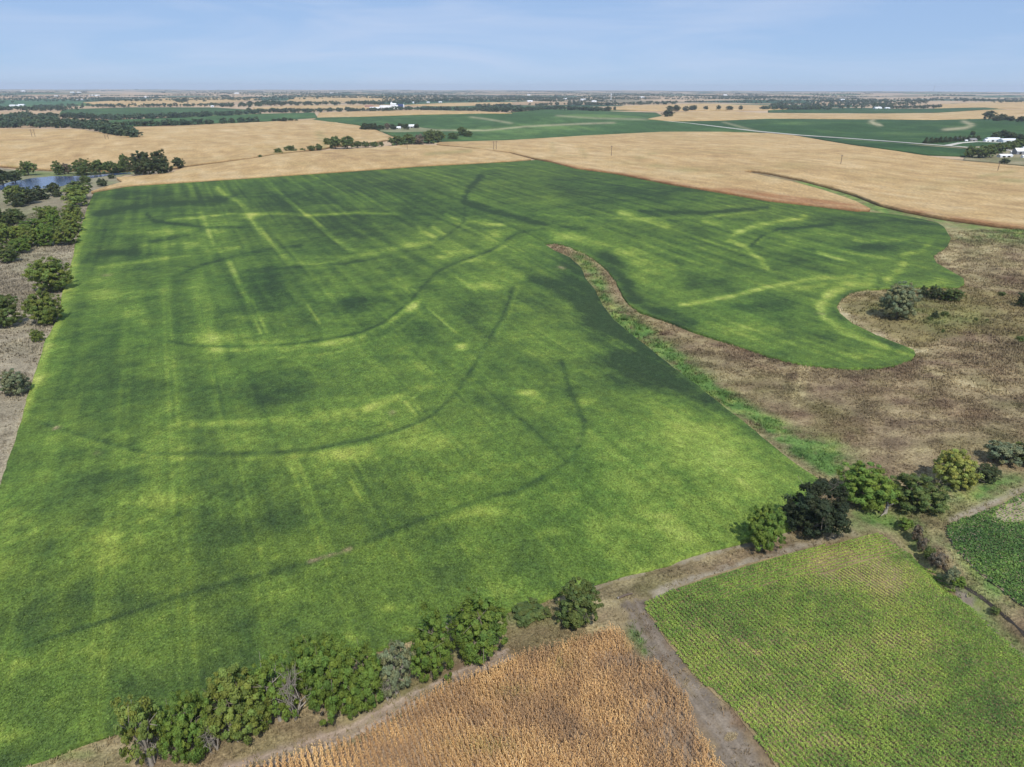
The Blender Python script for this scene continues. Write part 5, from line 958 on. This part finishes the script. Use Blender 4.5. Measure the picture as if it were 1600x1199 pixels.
building(646, 200.5, 19, 12, 4.0, 3.4, .1, M_GREYW, M_ROOFW, 'white roofed barn with dark walls at the central farmstead', 'barn', 'barn', SG, 2)
building(638, 201.5, 8, 7, 2.6, 1.5, .1, M_WHITE, M_ROOFW, 'small white shed touching the dark walled barn', group=SG)
PG = 'works with white sheds'
building(584, 172, 30, 16, 6, 5, .1, M_WHITE, M_ROOFW, 'white shed in front at the left end of the works', 'storage_shed', 'shed', PG)
building(590.5, 172.4, 14, 12, 6, 6, .1, M_WHITE, M_ROOFW, 'small peaked white shed in front of the works', 'storage_shed', 'shed', PG)
building(602, 170, 44, 22, 8, 4, .1, M_WHITE, M_ROOFW, 'long white hall of the works', 'factory_hall', 'hall', PG, 3)
building(615, 169.6, 24, 20, 17, 3, .1, M_WHITE, M_ROOFW, 'tall white block of the works left of the blue one', 'factory_hall', 'hall', PG, 1)
building(620, 169.8, 12, 14, 9, 3, .1, M_WHITE, M_ROOFW, 'low white annex between the tall works blocks', 'factory_hall', 'hall', PG, 1)
building(626, 169.6, 22, 18, 15, 1.5, .1, M_BLUE, M_BLUE, 'dark blue tall block of the works', 'factory_hall', 'hall', PG, 1)
building(577, 168.4, 36, 16, 5, 3, .1, M_TAN, M_RED, 'reddish low hall left behind the works', 'factory_hall', 'hall', PG, 1)
silo(630.5, 169.5, 4.0, 14, 'white silo right of the dark blue works block', PG); silo(612, 168.0, 4.0, 20, 'tall white silo behind the works blocks', PG)
HGp = 'distant white farm buildings'
for px, py, s_, lab in [(648.5, 161.5, 26, 'largest white shed on the thin tan strip'), (669, 161, 16, 'white house in the middle of the thin tan strip'), (688, 160.5, 18, 'white tall roofed house right on the thin tan strip'), (20, 166.5, 26, 'left one of three white sheds at far left'), (27, 166.5, 24, 'middle one of three white sheds at far left'), (34, 165.5, 26, 'right one of three white sheds at far left'), (89, 151.5, 44, 'white shed at the end of a pale strip far left'), (122, 156.5, 22, 'left one of two white dots below the far green field'), (128, 156.5, 22, 'right one of two white dots below the far green field'), (152, 150.5, 60, 'white farm sheds by trees far left'), (143, 150, 40, 'low white shed left of the far left farm sheds'), (229, 153, 40, 'white shed at the end of the distant tan field'), (332, 167.5, 12, 'single white house among trees above the green field'), (370, 147, 90, 'long white roof near the horizon left of centre'), (884, 156, 36, 'white house in the blue tree belt left of the water tower'), (911, 157, 40, 'white roof just left of the water tower'), (928, 159.6, 30, 'white house below the water tower'), (945, 155, 50, 'long white roof behind the water tower'), (1003, 153.5, 60, 'white sheds right of the water tower'), (826, 149.5, 50, 'white roof near the horizon at centre'), (1315, 157.5, 62, 'big white roof among the distant town trees'), (1378, 168.3, 26, 'white house at the foot of the town woods'), (1386, 170.3, 22, 'white shed in front of the town woods'), (1371, 170.6, 30, 'low pale shed in front of the town woods'), (518, 146.8, 70, 'white roof on the horizon left of centre'), (828, 159.5, 30, 'pale roof with red barn in the distant field at centre'), (1133, 149.5, 60, 'white roof near the horizon right of centre'), (36, 143.6, 120, 'white dot far away at the left horizon'), (113, 145.3, 60, 'left one of two white dots near the left horizon'), (124, 145.3, 60, 'right one of two white dots near the left horizon')]:
    s_ = min(s_, 24 + .3 * s_)
    building(px, py, s_, s_ * .55, max(3.5, s_ * .16), max(2.5, s_ * .12), .15, M_WHITE, M_ROOFW, lab, 'farm_shed', 'shed', HGp)

# ------------------------------------------------------------------ poles, water tower, mast
PL = 'power line poles'
def pole(px, py, hpx, twin, label):
    g = hit([px], [py])[0]; dep = float((g - CAM) @ FW); H = hpx * dep / FPX; r = empty('utility_pole', tuple(g), .5, label, 'pole', PL)
    for s_ in ((-2.1, 2.1) if twin else (0,)): part('pole', tubes([((s_, 0, -.5), (s_ * .98, 0, H), .34, .24)], 8), M_POLE, r)
    w = 4.2 if twin else 1.5; arm = part('crossarm', box_np(-w, w, -.16, .16, H * .90, H * .90 + .32), M_POLE, r)
    for q in (-.92, 0, .92): part('insulator', tubes([((q * w, 0, H * .90 + .321), (q * w, 0, H * .90 + 1.0), .14, .1)], 6), M_STEEL, arm)
    if twin: part('brace', tubes([((-2.0, 0, H * .5), (2.0, 0, H * .82), .1, .1), ((2.0, .21, H * .5), (-2.0, .21, H * .82), .1, .1)], 5), M_POLE, r)
pole(955, 246.5, 18, False, 'wooden pole in the tan corn left of the swale'); pole(1313, 260, 17, False, 'dark wooden pole in the middle of the right tan field')
pole(1558, 270.5, 17, False, 'wooden pole near the dark farm bush'); pole(773.5, 236.5, 15, True, 'twin pole beside the track in the tan corn')
pole(636.5, 236, 13, False, 'thin pole in front of the long hedgerow'); pole(53, 216, 13, True, 'twin pole in the left tan field'); pole(167.5, 219.5, 9, True, 'farther twin pole near the tongue of woods')
g = hit([954.5], [157.6])[0]; dep = float((g - CAM) @ FW); H = 10.5 * dep / FPX; r_ = empty('water_tower', tuple(g), 0, 'tall slim white water tower above the central tree belts', 'water tower')
part('column', tubes([((0, 0, -1), (0, 0, H * .72), 3.2, 2.6), ((0, 0, H * .72), (0, 0, H * .80), 2.6, 4.6)], 16), M_WHITE, r_)
part('tank', tubes([((0, 0, H * .80), (0, 0, H * .93), 4.6, 4.6), ((0, 0, H * .93), (0, 0, H), 4.6, .4)], 16), M_ROOFW, r_)
g = hit([1458], [145.5])[0]; dep = float((g - CAM) @ FW); H = 14 * dep / FPX; r_ = empty('radio_mast', tuple(g), 0, 'thin lattice radio mast rising above the right horizon', 'mast')
L3 = [(math.cos(a), math.sin(a)) for a in (0, 2.094, 4.189)]
for c_ in L3: part('leg', tubes([((c_[0] * 4, c_[1] * 4, -1), (c_[0] * 1.0, c_[1] * 1.0, H), .7, .4)], 5), M_STEEL, r_)
br_ = []
for k in range(14):
    f0, f1 = k / 14., (k + 1) / 14.; q0, q1 = 4 - 3 * f0, 4 - 3 * f1
    for i in range(3): a_, b_ = L3[i], L3[(i + 1) % 3]; br_.append(((a_[0] * q0, a_[1] * q0, f0 * H), (b_[0] * q1, b_[1] * q1, f1 * H), .3, .3))
part('bracing', tubes(br_, 4), M_STEEL, r_)

# ------------------------------------------------------------------ small things
g0 = hit([966], [936])[0]; g1 = hit([988], [929])[0]; lg = empty('fallen_log', tuple(g0), 0, 'dark log with a pale cut end lying by the track junction', 'log'); dv = g1 - g0
part('bark', tubes([((0, 0, .22), tuple(dv * .5 + np.array([0, .08, .25])), .2, .18), (tuple(dv * .5 + np.array([0, .08, .25])), tuple(dv + np.array([0, 0, .2])), .18, .12)], 10), M_POLE, lg)
dn = dv / np.linalg.norm(dv); part('cut_end', tubes([(tuple(-dn * .16 + np.array([0, 0, .22])), (0, 0, .22), .205, .205), (tuple(-dn * .165 + np.array([0, 0, .22])), tuple(-dn * .16 + np.array([0, 0, .22])), .01, .205)], 10), M_DEADWOOD, lg)
part('stub', tubes([(tuple(dv * .6 + np.array([0, 0, .2])), tuple(dv * .7 + np.array([.1, .35, .55])), .07, .03)], 6), M_POLE, lg)
g = hit([1383], [801])[0]; r_ = empty('broken_stump', tuple(g), .4, 'bleached broken stump with pale limbs at the creek head', 'stump')
part('trunk', tubes([((0, 0, -.2), (.15, 0, 1.3), .42, .34), ((.15, 0, 1.3), (.3, .1, 2.2), .34, .16)], 9), M_DEADWOOD, r_)
for q in [((.15, 0, 1.4), (1.5, -.3, 2.0)), ((.1, 0, 1.2), (-1.5, .2, 1.6)), ((.2, 0, 1.7), (.9, .8, 2.9)), ((-.2, -.2, .15), (-2.2, -.8, .2))]: part('limb', tubes([(q[0], q[1], .2, .08)], 7), M_DEADWOOD, r_)
g = hit([1142], [1152])[0]; rng = np.random.default_rng(5); n = 420; a = rng.random(n) * 6.28; q = rng.random(n) ** .5
Cc = np.stack([q * np.cos(a) * 1.1, q * np.sin(a) * .6, .08 + .28 * (1 - q) * rng.random(n)], 1); v, f = leaf_quads(Cc, rng.normal(size=(n, 3)) + np.array([0, 0, 1.2]), .16, rng, .3)
o = add('straw_pile', mesh_np('straw_pile', v, f, M_STALK, np.tile(A(206, 186, 146), (len(v), 1)) * rng.uniform(.8, 1.15, (len(v), 1)))); o.location = tuple(g + np.array([0, 0, .05])); o.rotation_euler = (0, 0, .6)
tag(o, 'small pale heap of straw on the field lane', 'straw')

# ------------------------------------------------------------------ haze
V, F = box_np(-31000, 31000, -31000, 31000, float(GZ.min()) - 4.0, 150.0)
me = mesh_np('haze', V, F, []); hm = bpy.data.materials.new('haze_air'); hm.use_nodes = True; hm.node_tree.nodes.clear()
pv_ = hm.node_tree.nodes.new('ShaderNodeVolumePrincipled'); pv_.inputs['Color'].default_value = (0.80, 0.89, 1.0, 1); pv_.inputs['Density'].default_value = 5.2e-5; pv_.inputs['Anisotropy'].default_value = 0.0
ho = hm.node_tree.nodes.new('ShaderNodeOutputMaterial'); hm.node_tree.links.new(pv_.outputs['Volume'], ho.inputs['Volume']); me.materials.append(hm)
tag(add('haze', me), 'thin blue haze over the far fields', 'haze', kind='stuff')
